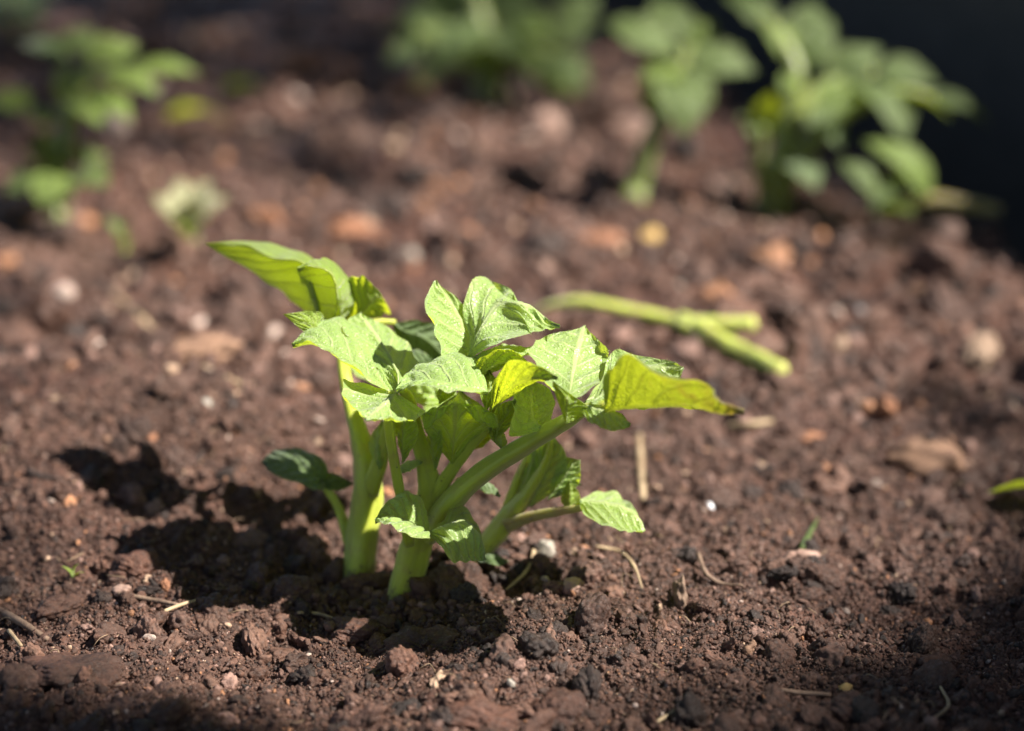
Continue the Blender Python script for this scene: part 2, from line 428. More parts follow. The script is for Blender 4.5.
# loose crumbs of soil, grit and fibre: nobody could count them
import bmesh
def ico(sub):
    bm = bmesh.new(); bmesh.ops.create_icosphere(bm, subdivisions=sub, radius=1.0)
    bm.verts.ensure_lookup_table()
    v = np.array([q.co[:] for q in bm.verts]); f = np.array([[w.index for w in q.verts] for q in bm.faces], np.int32); bm.free()
    return v, f
ICO = {k: ico(k) for k in (1, 2, 3, 4, 5, 6)}
def lumpy(sub, rs, rough=1.0, octs=4, grain=0):
    v, f = ICO[sub]; d = np.zeros(len(v))
    for o in range(octs):
        fr = 1.6 * 1.9 ** o
        for _ in range(4):
            k = rs.normal(0, 1, 3); k = k / np.linalg.norm(k) * fr
            d += 0.16 / 1.65 ** o * np.sin(v @ k + rs.uniform(0, 6.28)) * np.sin(v @ np.roll(k, 1) * 0.8 + rs.uniform(0, 6.28))
    w = v * (1 + rough * d)[:, None]
    if grain:                                                # a clod is many small grains stuck together
        q = rs.normal(0, 1, (grain, 3)); q /= np.linalg.norm(q, axis=1)[:, None]
        ang = np.arccos(np.clip(v @ q.T, -1, 1)).min(1) * math.sqrt(grain) / 2.0
        w = w * (1 + 1.25 / math.sqrt(grain) * (0.9 - np.minimum(ang, 1.3) ** 1.4))[:, None]
    return w, f
def rotm(rs, n):
    q = rs.normal(0, 1, (n, 4)); q /= np.linalg.norm(q, axis=1)[:, None]; w, x, y, z = q.T
    return np.stack([np.stack([1 - 2 * (y * y + z * z), 2 * (x * y - z * w), 2 * (x * z + y * w)], 1),
                     np.stack([2 * (x * y + z * w), 1 - 2 * (x * x + z * z), 2 * (y * z - x * w)], 1),
                     np.stack([2 * (x * z - y * w), 2 * (y * z + x * w), 1 - 2 * (x * x + y * y)], 1)], 1)
PAL = np.array([(0.068, 0.0325, 0.0205), (0.087, 0.0425, 0.028), (0.116, 0.061, 0.041), (0.048, 0.023, 0.0145), (0.097, 0.051, 0.036), (0.026, 0.014, 0.010),
                (0.20, 0.120, 0.095), (0.33, 0.16, 0.08), (0.36, 0.25, 0.17), (0.42, 0.33, 0.28)])
PROB = np.array([.22, .20, .15, .14, .11, .10, .055, .010, .009, .006]); PROB /= PROB.sum()
DARK = PROB * np.array([1, 1, .8, 1.2, 1, 1, .2, 0, 0, 0]); DARK /= DARK.sum()
def scatter(x, y, size, sub, rs, sink=0.25, prob=PROB, elong=0.28, grain=0):
    n = len(x); protos = [lumpy(sub, rs, grain=grain) for _ in range(14)]
    f0 = protos[0][1]; nv = len(protos[0][0])
    PV = np.stack([p[0] for p in protos])
    which = rs.integers(0, len(protos), n)
    sc = np.exp(rs.normal(0, elong, (n, 3))) * size[:, None]
    Rm = rotm(rs, n)
    V = PV[which] * sc[:, None, :]
    V = np.einsum('nij,nvj->nvi', Rm, V)
    zz = height(x, y) + size * (1 - 2 * sink)* rs.uniform(0.0, 1.0, n)
    V += np.stack([x, y, zz], 1)[:, None, :]
    col = PAL[rs.choice(len(PAL), n, p=prob)] * np.exp(rs.normal(0, 0.18, (n, 1)))
    Fm = f0[None] + (np.arange(n) * nv)[:, None, None]
    return V.reshape(-1, 3), Fm.reshape(-1, 3), np.repeat(col, nv, 0)
def merge(parts):
    off = 0; VV, FF, CC = [], [], []
    for v, f, c in parts:
        VV.append(v); FF.append(f + off); CC.append(c); off += len(v)
    return np.vstack(VV), np.vstack(FF), np.vstack(CC)
def fan(n, y0, y1, rs, side=0.36, power=1.0):
    y = y0 + (y1 - y0) * rs.random(n) ** power
    return rs.uniform(-1, 1, n) * (side * y + 0.02), y
rs = np.random.default_rng(5)
parts = []
x, y = fan(45, 0.56, 1.15, rs); parts.append(scatter(x, y, rs.uniform(0.005, 0.0085, len(x)), 6, rs, 0.55, DARK, grain=420))
x, y = fan(380, 0.56, 1.10, rs); parts.append(scatter(x, y, rs.uniform(0.0032, 0.0058, len(x)), 5, rs, 0.5, DARK, grain=130))
x, y = fan(1700, 0.56, 1.05, rs); parts.append(scatter(x, y, rs.uniform(0.0018, 0.0032, len(x)), 4, rs, 0.45, grain=36))
x, y = fan(8000, 0.56, 1.0, rs); parts.append(scatter(x, y, rs.uniform(0.0007, 0.0015, len(x)), 3, rs, 0.3))
x, y = fan(190000, 0.58, 0.90, rs); parts.append(scatter(x, y, np.exp(rs.normal(-7.75, 0.35, len(x))), 1, rs, 0.1, elong=0.4))
x, y = fan(7000, 0.93, 2.3, rs, 0.36); parts.append(scatter(x, y, rs.uniform(0.0022, 0.0055, len(x)), 2, rs))
x, y = fan(500, 1.0, 2.6, rs, 0.36); parts.append(scatter(x, y, rs.uniform(0.006, 0.014, len(x)), 4, rs, 0.45, grain=60))
bx, by = [], []
for px, py in ((357, 578), (402, 600), (472, 568)):
    q = Gd(px, py); bx.append(rs.normal(q.x, 0.011, 420)); by.append(rs.normal(q.y - 0.004, 0.010, 420))
x, y = np.concatenate(bx), np.concatenate(by); parts.append(scatter(x, y, np.exp(rs.normal(-6.7, 0.4, len(x))), 3, rs, 0.05, DARK))
pale = np.array([0, 0, .2, 0, .1, 0, .30, .16, .16, .12]); pale /= pale.sum()
x, y = fan(1300, 0.9, 2.0, rs, 0.36); parts.append(scatter(x, y, rs.uniform(0.0018, 0.0042, len(x)), 2, rs, 0.15, pale))
V, Fc, Cc = merge(parts)
s_ = (V[:, 0] - EA[0]) * EN[0] + (V[:, 1] - EA[1]) * EN[1]
tag(mesh_np('soil_crumbs', V, Fc, M_CRUMB, attrs={'tint': Cc}), 'loose brown soil crumbs covering the bed', 'soil', kind='stuff')
# fine roots and fibres in the compost
VV, FF, UU, off = [], [], [], 0
for i in range(220):
    yy = rs.uniform(0.60, 0.98); xx = rs.uniform(-1, 1) * 0.3 * yy; aa = rs.uniform(0, 6.28); ln = rs.uniform(0.003, 0.012)
    z = float(height(np.array([xx]), np.array([yy]))[0]) - 0.0002
    pts = []
    for k in range(4):
        u = k / 3; pts.append((xx + ln * u * math.cos(aa), yy + ln * u * math.sin(aa), z + rs.uniform(0, .0022) + 0.0015 * math.sin(math.pi * u))); aa += rs.normal(0, 0.5)
    v, f, uv = tube_geo(pts, [rs.uniform(.00010, .00026)] * 4, n=7, seg=5)
    VV.append(v); FF.append(f + off); UU.append(uv); off += len(v)
tag(mesh_np('root_fibres', np.vstack(VV), np.vstack(FF), M_TWIG2, uv=np.vstack(UU)), 'fine dry root fibres scattered through the soil', 'fibres', kind='stuff')
# ------------------------------------------------------------------ the potato plant in focus
plant = tag(empty('potato_plant', Gd(405, 590)), 'sunlit young potato plant with three thick stems standing in focus in the middle', 'plant', 'young potato plants in the bed')
def S(name, pts, wpx, mat=M_STEM, **kw):
    """stalk through photo positions (px, py, cm away) with its width in photo pixels"""
    p = [P(a, b, c / 100) for a, b, c in pts]
    return tube(name, p, [w / 2 / F * (c / 100) * 0.98 for w, (_, _, c) in zip(wpx, pts)], mat, plant, **kw)
st = dict(rib=0.13, lump=0.05, seg=24, hair=260)
S('stem', [(354, 612, 75.5), (357, 580, 75.6), (362, 535, 76), (367, 490, 76.3), (362, 450, 76.8), (353, 415, 77.5), (345, 380, 78.2), (338, 335, 79), (325, 325, 79.5)], [42, 38, 35, 33, 24, 18, 14, 11, 8], **st)
S('leaf_stalk', [(370, 492, 76), (381, 460, 75.8), (389, 425, 75.6), (394, 396, 75)], [22, 17, 12, 8], **st)
S('leaf_stalk', [(352, 330, 79), (375, 322, 79.2), (395, 322, 79.5)], [8, 7, 6])
S('leaf_stalk', [(409, 545, 73.3), (402, 505, 73), (396, 470, 72.8), (391, 440, 72.6), (388, 408, 72.5), (392, 392, 72.4)], [11, 11, 11, 11, 10, 8], **st)
S('stem', [(399, 625, 73.6), (402, 597, 73.7), (412, 555, 73.8), (424, 515, 74), (430, 492, 74), (424, 460, 73.8), (416, 430, 73.5), (409, 400, 73), (402, 388, 72.5)], [42, 39, 36, 33, 29, 19, 16, 13, 9], **st)
S('leaf_stalk', [(433, 502, 73.9), (447, 476, 73.7), (468, 447, 73.4), (489, 422, 73.2), (495, 400, 73.2), (480, 376, 73.6), (470, 352, 74)], [20, 15, 13, 12, 11, 10, 8], **st)
S('stem', [(428, 535, 73.6), (447, 507, 73.4), (480, 475, 72.8), (530, 443, 71.8), (562, 424, 71), (585, 410, 70.5), (606, 404, 70)], [30, 26, 23, 20, 17, 13, 8], **st)
S('stem', [(462, 585, 76), (474, 562, 76), (496, 535, 75.8), (513, 513, 75.6), (530, 490, 75.4), (546, 462, 75.2), (552, 440, 75)], [20, 21, 25, 22, 14, 9, 5], **st)
S('leaf_stalk', [(503, 522, 75.8), (514, 490, 76), (524, 466, 76.2), (534, 448, 76.4)], [14, 10, 9, 6], **st)
S('leaf_stalk', [(508, 525, 75.4), (533, 516, 74.8), (560, 511, 74.2), (586, 507, 73.6)], [16, 12, 10, 7], M_STEMR, **st)
S('leaf_stalk', [(350, 545, 76.6), (340, 512, 77), (328, 490, 77.2), (318, 478, 77.4)], [14, 10, 9, 8], **st)

def LF(rows, mat=M_LEAF, label=None, **kw):
    o = leaf(rows_px(rows), mat, plant, **kw)
    if label: o['label'] = label
    return o
H = 260
# back left, long tip seen from below
LF([[(322, 324, 78.5)],
    [(333, 300, 80.5), (314, 287, 77.6), (311, 318, 79.6)],
    [(312, 258, 81.0), (302, 262, 78.0), (287, 297, 80.6)],
    [(285, 249, 81.6), (272, 257, 78.8), (261, 278, 81.2)],
    [(250, 241, 81.8), (243, 245, 80.2), (236, 262, 81.6)],
    [(205, 244, 81.2)]], M_LEAFY, hair=80, bulge=0.05, label='long pointed back leaf seen from below')
LF([[(334, 328, 78.5)],
    [(352, 312, 79.4), (338, 300, 76.8), (320, 328, 79.0)],
    [(356, 289, 79.6), (332, 273, 76.6), (312, 306, 78.8)],
    [(330, 263, 79.0), (312, 264, 76.9), (302, 284, 78.0)],
    [(297, 269, 77.4)]], M_LEAFY, hair=80, bulge=0.06)
LF([[(345, 322, 79.5)],
    [(350, 300, 78.2), (360, 312, 78.8), (368, 325, 80)],
    [(352, 285, 77.8), (369, 302, 78.6), (384, 323, 80)],
    [(364, 279, 77.8), (378, 294, 78.6), (393, 317, 80)],
    [(380, 292, 78.6)], ], M_LEAFY, hair=60)
LF([[(392, 320, 79.5)],
    [(395, 324, 79.5), (405, 330, 79.6), (396, 346, 79.8)],
    [(420, 322, 79.6), (425, 338, 79.6), (404, 372, 79.6)],
    [(442, 330, 79.8), (438, 350, 79.8), (424, 388, 79.6)],
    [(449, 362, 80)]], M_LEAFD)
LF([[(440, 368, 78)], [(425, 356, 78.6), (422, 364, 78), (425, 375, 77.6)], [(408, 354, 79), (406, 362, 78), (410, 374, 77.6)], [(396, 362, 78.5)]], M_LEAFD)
# front left trio
LF([[(396, 394, 72.6)],
    [(376, 366, 74.6), (370, 378, 73.2), (374, 389, 72.2)],
    [(360, 348, 75.6), (347, 361, 73.6), (352, 376, 72.2)],
    [(336, 330, 76.4), (325, 346, 74.0), (331, 362, 72.6)],
    [(312, 334, 75.4), (308, 342, 74.2), (312, 347, 73.2)],
    [(292, 345, 74.4)]], hair=H, label='pale left leaf with a folded pointed tip')
LF([[(398, 392, 72.6)],
    [(385, 374, 73.4), (396, 372, 73.4), (421, 376, 73.6)],
    [(366, 350, 74.4), (384, 350, 75.0), (419, 353, 75.2)],
    [(346, 325, 75.2), (370, 329, 76.2), (406, 331, 76.6)],
    [(348, 318, 76.4), (360, 317, 76.8), (380, 320, 77.2)],
    [(360, 313, 77)]], hair=H)
LF([[(338, 342, 75)],
    [(328, 322, 75.6), (320, 332, 75), (316, 340, 74.8)],
    [(318, 311, 75.2), (308, 325, 75), (302, 330, 74.8)],
    [(283, 314, 75)]], M_LEAFY, nu=20, nv=24, hair=60, bulge=-0.3)
LF([[(396, 393, 72.4)],
    [(425, 404, 71.6), (390, 400, 71.6), (376, 380, 72.8)],
    [(420, 412, 70.6), (383, 407, 71.0), (350, 372, 72.6)],
    [(402, 415, 70.0), (376, 413, 70.3), (343, 384, 71.6)],
    [(384, 416, 69.6), (371, 417, 69.8), (355, 402, 70.4)],
    [(366, 420, 69.4)]], hair=H, label='rounded pale leaf at the front of the crown')
LF([[(488, 393, 71.5)],
    [(478, 376, 73.0), (468, 388, 71.2), (466, 396, 70.4)],
    [(462, 368, 73.6), (445, 382, 71.4), (446, 395, 70.2)],
    [(437, 367, 73.6), (422, 381, 71.6), (424, 391, 70.6)],
    [(414, 376, 73), (408, 384, 71.8), (409, 391, 71)],
    [(396, 391, 71.4)]], hair=H)
# leaf arching over the stem
LF([[(452, 464, 73.2)],
    [(437, 448, 73.0), (453, 444, 72.9), (470, 446, 73.0)],
    [(424, 430, 72.2), (455, 422, 72.0), (490, 432, 72.4)],
    [(421, 424, 71.2), (455, 404, 70.8), (497, 421, 71.6)],
    [(428, 414, 71.8), (457, 398, 71.4), (496, 414, 72)],
    [(440, 401, 73.4), (459, 394, 73.6), (484, 403, 73.4)],
    [(462, 392, 74.6)]], M_LEAFY, hair=H, label='yellow-green leaf arching over the middle stem')
# top centre
LF([[(469, 368, 73.6)],
    [(450, 352, 73.0), (467, 344, 74.4), (474, 350, 74.4)],
    [(442, 324, 73.2), (460, 322, 75.0), (474, 326, 75.2)],
    [(434, 297, 73.6), (449, 303, 75.2), (465, 302, 75.4)],
    [(434, 281, 75.0)]], hair=H)
LF([[(470, 358, 73.6)],
    [(463, 326, 74.6), (480, 333, 73.7), (486, 345, 72.6)],
    [(463, 287, 75.4), (498, 306, 75.0), (507, 330, 72.4)],
    [(486, 271, 76.6), (518, 305, 74.4), (528, 326, 72.6)],
    [(512, 281, 75.8), (533, 310, 74.2), (543, 325, 73)],
    [(530, 312, 74.2), (546, 321, 73.6), (550, 327, 73.2)],
    [(560, 327, 73.2)]], hair=H, label='topmost pale leaf standing up in the middle')
LF([[(470, 361, 73.4)],
    [(488, 344, 74.4), (488, 352, 73.4), (490, 357, 72.8)],
    [(508, 339, 74.6), (508, 348, 73.4), (510, 355, 72.6)],
    [(525, 344, 74), (524, 349, 73.4), (524, 354, 73)],
    [(539, 350, 73.4)]], hair=H, nu=24)
LF([[(474, 385, 72.8)],
    [(478, 362, 72.4), (484, 370, 72.6), (490, 378, 72.9)],
    [(500, 352, 72.2), (503, 361, 72.6), (504, 370, 73)],
    [(518, 355, 72.4), (517, 362, 72.7), (516, 368, 73)],
    [(531, 368, 72.8)]], M_LEAFY, nu=22)
LF([[(491, 410, 72)],
    [(493, 384, 71.2), (502, 398, 71.5), (505, 403, 71.8)],
    [(508, 366, 70.0), (517, 384, 70.4), (520, 394, 71)],
    [(530, 366, 69.3), (534, 377, 69.7), (536, 386, 70.3)],
    [(545, 372, 69.3), (547, 377, 69.6), (547, 382, 69.8)],
    [(558, 377, 69.4)]], M_LEAFY, hair=H, label='yellow-green leaf seen from below beside the crown')
LF([[(486, 412, 72.4)], [(480, 392, 72.6), (488, 394, 72.6), (496, 396, 72.6)], [(484, 378, 72.8), (490, 378, 72.8), (497, 381, 72.8)], [(488, 368, 73)]], M_LEAFY, nu=16, nv=20, hair=90)
LF([[(541, 430, 71.4)],
    [(514, 428, 70.6), (533, 420, 72.0), (549, 424, 71.6)],
    [(515, 410, 71.2), (531, 405, 72.8), (555, 408, 71.8)],
    [(517, 396, 72.0), (531, 392, 73.2), (555, 394, 72.4)],
    [(533, 381, 73.2)]], M_LEAF, hair=140)
LF([[(502, 450, 72.6)], [(493, 440, 72.6), (499, 436, 72.8), (508, 441, 72.8)], [(489, 430, 72.8), (494, 428, 73), (503, 430, 73)], [(487, 419, 73)]], M_LEAF, nu=18, nv=22, hair=60)
# right hand leaves
LF([[(568, 400, 70.2)],
    [(552, 382, 70.2), (571, 384, 71.2), (584, 392, 70.4)],
    [(542, 357, 71.0), (575, 362, 72.6), (604, 376, 71.4)],
    [(535, 338, 72.0), (580, 343, 73.6), (614, 354, 72.6)],
    [(548, 326, 73.2), (583, 331, 74.4), (604, 338, 73.2)],
    [(585, 327, 74.8)]], hair=H, label='broad veined leaf facing the viewer on the right stalk')
LF([[(592, 404, 70)],
    [(602, 372, 71.6), (612, 388, 70.8), (620, 402, 70)],
    [(612, 347, 72.6), (630, 371, 71.4), (640, 394, 70.2)],
    [(640, 351, 72.4), (654, 368, 71.4), (662, 391, 70.2)],
    [(668, 358, 71.8), (669, 370, 71.3), (674, 386, 70.6)],
    [(684, 368, 71.2)]], hair=H)
LF([[(604, 410, 69.8)],
    [(606, 386, 68.2), (626, 406, 69.4), (624, 414, 70.4)],
    [(622, 369, 66.9), (652, 405, 68.6), (648, 417, 70.4)],
    [(660, 384, 66.2), (690, 404, 67.6), (684, 420, 69.8)],
    [(706, 394, 65.8), (712, 409, 66.8), (715, 421, 68.6)],
    [(716, 405, 65.9), (728, 411, 66.5), (729, 418, 67.2)],
    [(744, 411, 66.2)]], M_LEAFB, hair=H, tooth=0.09, nveins=9, warp=0.35, label='long yellow leaf with a browned ragged edge')
LF([[(566, 424, 70)],
    [(556, 398, 69.7), (566, 408, 69.8), (582, 420, 70)],
    [(553, 389, 69.5), (566, 398, 69.6), (590, 412, 69.9)],
    [(553, 381, 69.4)]], M_LEAFY, nu=20, nv=26, hair=60)
LF([[(580, 405, 70.4)],
    [(596, 403, 70.8), (594, 410, 70.0), (588, 416, 69.4)],
    [(611, 405, 70.8), (608, 414, 69.8), (602, 424, 69.0)],
    [(624, 413, 70.2), (620, 420, 69.6), (616, 428, 69.0)],
    [(630, 426, 69.4)]], hair=140)
# low front pair
LF([[(428, 534, 72.2)],
    [(420, 509, 72.8), (414, 523, 71.4), (419, 545, 69.6)],
    [(404, 499, 73), (400, 517, 71.4), (400, 540, 69.6)],
    [(388, 506, 72.4), (387, 517, 71.3), (386, 529, 70.2)],
    [(375, 521, 71)]], hair=H, warp=0.3, tooth=0.015, label='small low leaf lit by the sun against the middle stem')
LF([[(428, 534, 72)],
    [(440, 512, 72.4), (444, 528, 71.0), (441, 547, 69.6)],
    [(460, 499, 73), (463, 523, 71.2), (457, 553, 69.4)],
    [(479, 512, 72.4), (477, 535, 70.8), (470, 558, 69.5)],
    [(486, 538, 71.2), (482, 548, 70.4), (477, 559, 69.7)],
    [(483, 561, 69.9)]], M_LEAF, hair=H, warp=0.25, tooth=0.012)
# low right leaf and the blades on its stalk
LF([[(579, 502, 73.6)],
    [(585, 492, 74.6), (590, 503, 73.6), (586, 512, 72.8)],
    [(606, 484, 75.2), (608, 505, 73.4), (603, 518, 72.2)],
    [(626, 489, 75), (626, 510, 73.2), (622, 526, 72)],
    [(638, 507, 73.8), (637, 519, 73), (634, 529, 72.2)],
    [(643, 532, 72.6)]], M_LEAF, hair=H, warp=0.3, tooth=0.015, label='low leaf reaching right above the soil')
LF([[(530, 508, 75.4)],
    [(528, 474, 75.8), (540, 485, 75.4), (558, 488, 75)],
    [(533, 450, 76), (549, 460, 75.4), (569, 470, 74.8)],
    [(541, 440, 75.8), (552, 447, 75.4), (566, 452, 75)],
    [(551, 433, 75.4)]], M_LEAF, hair=120, bulge=-0.1)
LF([[(556, 496, 74.6)], [(560, 480, 75), (566, 486, 74.8), (570, 492, 74.6)], [(571, 474, 75.2), (574, 480, 75), (575, 486, 74.8)], [(582, 485, 74.8)]], M_LEAFD, nu=18, nv=20)
LF([[(568, 514, 74)], [(560, 500, 74.2), (570, 502, 74), (579, 507, 73.7)], [(562, 490, 74.4), (571, 490, 74.2), (579, 495, 74)], [(570, 480, 74.4)]], M_LEAFY, nu=18, nv=20)
LF([[(520, 480, 76)], [(522, 466, 76.2), (528, 472, 76), (534, 482, 75.8)], [(527, 454, 76.4), (533, 460, 76.2), (540, 470, 76)], [(538, 446, 76.3)]], M_LEAF, nu=18, nv=20)
# low left leaf in shadow
LF([[(326, 484, 77.2)],
    [(322, 462, 78), (314, 474, 77.0), (318, 493, 76.6)],
    [(300, 453, 78.8), (291, 465, 77.6), (298, 485, 77.0)],
    [(276, 453, 79), (270, 464, 78.2), (276, 477, 77.6)],
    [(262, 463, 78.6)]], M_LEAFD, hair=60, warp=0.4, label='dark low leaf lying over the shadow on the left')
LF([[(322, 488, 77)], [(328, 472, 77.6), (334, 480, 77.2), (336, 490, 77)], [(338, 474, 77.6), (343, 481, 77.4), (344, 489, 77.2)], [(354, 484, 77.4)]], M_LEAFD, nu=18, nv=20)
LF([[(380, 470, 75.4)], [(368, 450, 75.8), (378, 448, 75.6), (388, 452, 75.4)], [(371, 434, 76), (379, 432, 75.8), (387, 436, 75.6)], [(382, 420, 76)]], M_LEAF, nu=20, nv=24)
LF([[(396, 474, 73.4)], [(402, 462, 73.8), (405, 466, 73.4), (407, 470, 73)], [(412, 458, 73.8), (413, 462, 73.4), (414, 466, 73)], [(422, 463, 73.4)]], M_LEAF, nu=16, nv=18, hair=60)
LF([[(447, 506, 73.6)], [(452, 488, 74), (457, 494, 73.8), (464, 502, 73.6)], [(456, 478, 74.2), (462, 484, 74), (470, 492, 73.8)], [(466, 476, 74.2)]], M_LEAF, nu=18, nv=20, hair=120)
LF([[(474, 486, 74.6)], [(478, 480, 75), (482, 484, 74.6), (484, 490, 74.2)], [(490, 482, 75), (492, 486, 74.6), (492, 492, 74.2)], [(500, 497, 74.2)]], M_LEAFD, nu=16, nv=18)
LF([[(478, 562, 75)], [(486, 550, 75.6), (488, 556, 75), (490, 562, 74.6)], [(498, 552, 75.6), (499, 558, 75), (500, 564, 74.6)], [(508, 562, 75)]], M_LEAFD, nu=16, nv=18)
# hidden leaves added behind the front ones to thicken the cast shadow
LF([[(415, 392, 79)], [(408, 348, 80.5), (390, 366, 79.6), (380, 388, 78.6)], [(380, 334, 81), (362, 354, 80), (352, 376, 79)], [(340, 348, 80.2)]], M_LEAF)
LF([[(424, 420, 78.5)], [(452, 396, 80), (436, 396, 79.6), (420, 398, 79)], [(446, 372, 81), (424, 376, 80.4), (404, 384, 79.6)], [(420, 360, 81)]], M_LEAF)
LF([[(470, 412, 76)], [(448, 386, 77), (440, 398, 76.4), (436, 410, 76)], [(424, 374, 77.8), (412, 388, 77), (410, 402, 76.4)], [(390, 388, 77.6)]], M_LEAF)
LF([[(584, 404, 73)], [(604, 376, 74.6), (612, 386, 74), (616, 398, 73.4)], [(640, 360, 75.4), (646, 372, 74.6), (648, 386, 74)], [(672, 372, 74.8)]], M_LEAF)
LF([[(430, 440, 75)], [(412, 420, 75.4), (404, 430, 75), (402, 440, 74.8)], [(400, 408, 75.8), (391, 416, 75.4), (386, 426, 75)], [(380, 408, 75.8)]], M_LEAFY)  # small leaflets filling the crown from here on
LF([[(462, 452, 74.4)], [(470, 430, 74.8), (478, 438, 74.6), (482, 446, 74.2)], [(486, 412, 75.2), (494, 420, 74.8), (497, 430, 74.4)], [(508, 408, 75)]], M_LEAFY)
LF([[(440, 404, 73)], [(436, 394, 73.4), (442, 392, 73.2), (450, 396, 73)], [(444, 380, 73.8), (450, 380, 73.6), (458, 386, 73.4)], [(458, 372, 73.8)]], M_LEAFY, nu=18, nv=20)
LF([[(404, 462, 72.6)], [(396, 444, 73), (404, 442, 72.6), (412, 447, 72.4)], [(398, 426, 73.2), (406, 422, 72.8), (416, 430, 72.4)], [(412, 408, 73)]], M_LEAFY, hair=80, warp=0.4)
LF([[(436, 470, 73)], [(428, 452, 73.2), (434, 448, 72.9), (441, 450, 72.6)], [(424, 432, 73.2), (431, 428, 72.9), (439, 432, 72.6)], [(426, 412, 73)]], M_LEAFY, hair=80, warp=0.4)
LF([[(494, 440, 72.6)], [(492, 424, 72.4), (500, 424, 72.4), (509, 430, 72.6)], [(498, 408, 72), (508, 411, 72.2), (516, 418, 72.4)], [(516, 400, 72)]], M_LEAFY, hair=80, warp=0.4)
LF([[(548, 500, 74.6)], [(552, 474, 75), (562, 482, 74.6), (570, 492, 74.4)], [(562, 458, 75), (571, 468, 74.6), (579, 480, 74.4)], [(580, 460, 74.6)]], M_LEAF, hair=80, warp=0.4)
LF([[(516, 500, 75.6)], [(519, 474, 76), (527, 478, 75.6), (538, 488, 75.2)], [(526, 448, 76.2), (535, 456, 75.8), (546, 468, 75.4)], [(542, 436, 76)]], M_LEAF, hair=80, warp=0.4)
# ------------------------------------------------------------------ other potato plants, out of focus
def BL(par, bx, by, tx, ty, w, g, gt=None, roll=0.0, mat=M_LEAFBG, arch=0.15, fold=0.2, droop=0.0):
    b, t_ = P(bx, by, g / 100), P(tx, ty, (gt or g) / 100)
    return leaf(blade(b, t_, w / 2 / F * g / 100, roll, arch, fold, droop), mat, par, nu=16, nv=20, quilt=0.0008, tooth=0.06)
def BS(par, pts, wpx, name='stem', mat=M_STEMBG):
    return tube(name, [P(a, b, c / 100) for a, b, c in pts], [w_ / 2 / F * (c / 100) for w_, (_, _, c) in zip(wpx, pts)], mat, par, rib=0.06, seg=12)
GRP = 'young potato plants in the bed'
def plant_at(px, py, label):
    return tag(empty('potato_plant', Gd(px, py)), label, 'plant', GRP)

# upright plant right of the top centre, one thick bent stem
p = plant_at(636, 190, 'blurred potato plant with one bare bent stem under a tuft of leaves')
BS(p, [(632, 205, 136), (636, 186, 137), (648, 150, 137), (664, 112, 137), (678, 75, 138), (688, 45, 139)], [27, 24, 21, 20, 15, 9])
BL(p, 676, 80, 682, 138, 62, 135, 131, 0.2, arch=0.25); BL(p, 670, 78, 648, 118, 40, 136, 133, 0.1)
BL(p, 690, 62, 756, 72, 50, 137, 137, -0.5); BL(p, 686, 60, 742, 50, 40, 139, 142, -0.3)
BL(p, 672, 55, 604, 22, 48, 138, 140, 0.5); BL(p, 676, 50, 634, 48, 44, 137, 135, 0.5); BL(p, 682, 45, 655, 0, 46, 140, 144, 0.2)
BL(p, 680, 70, 640, 80, 36, 136, 134, 0.4, M_LEAFBGY); BL(p, 690, 48, 712, 20, 34, 140, 142, -0.3, M_LEAFBGY); BL(p, 684, 70, 708, 104, 40, 136, 134, -0.3)
# wide plant at the top right
p = plant_at(772, 200, 'widest blurred potato plant with a long arching arm of leaves before the added dark fence')
BS(p, [(770, 214, 134), (772, 195, 134), (782, 150, 134), (800, 110, 135), (830, 85, 136), (875, 72, 137)], [38, 34, 26, 20, 15, 9])
BS(p, [(776, 200, 134), (806, 150, 134), (846, 112, 134), (900, 92, 134), (950, 106, 134)], [24, 20, 16, 12, 8])
BS(p, [(775, 170, 135), (790, 110, 136), (796, 70, 137), (772, 28, 139), (735, 0, 141)], [22, 18, 16, 12, 8])
BS(p, [(766, 195, 133), (758, 160, 132), (762, 128, 131)], [18, 14, 9])
BL(p, 776, 30, 722, -6, 36, 139, 142, 0.3); BL(p, 795, 60, 762, 22, 44, 138, 139, 0.3, M_LEAFBGY); BL(p, 796, 50, 816, 4, 44, 139, 142, -0.2)
BL(p, 798, 70, 838, 42, 44, 137, 138, -0.3); BL(p, 800, 80, 782, 92, 26, 136, 133, 0.2, M_LEAFBGY); BL(p, 806, 60, 830, 18, 36, 138, 141, -0.3)
BL(p, 830, 85, 880, 48, 48, 136, 138, -0.4); BL(p, 850, 82, 826, 122, 46, 134, 131, 0.2, M_LEAFBGY); BL(p, 858, 80, 906, 144, 62, 135, 130, 0.1, arch=0.2)
BL(p, 875, 72, 938, 84, 52, 136, 136, -0.4); BL(p, 925, 96, 988, 124, 30, 134, 134, -0.3); BL(p, 900, 92, 950, 118, 36, 133, 132, 0.3, M_LEAFBGY)
BL(p, 845, 110, 806, 128, 36, 133, 130, 0.3); BL(p, 810, 110, 842, 150, 40, 133, 131, 0.0, M_LEAFD)
BL(p, 764, 140, 772, 92, 34, 132, 131, 0.5); BL(p, 760, 150, 738, 114, 26, 132, 132, 0.6); BL(p, 790, 160, 816, 190, 40, 132, 129, 0.1, M_LEAFD)
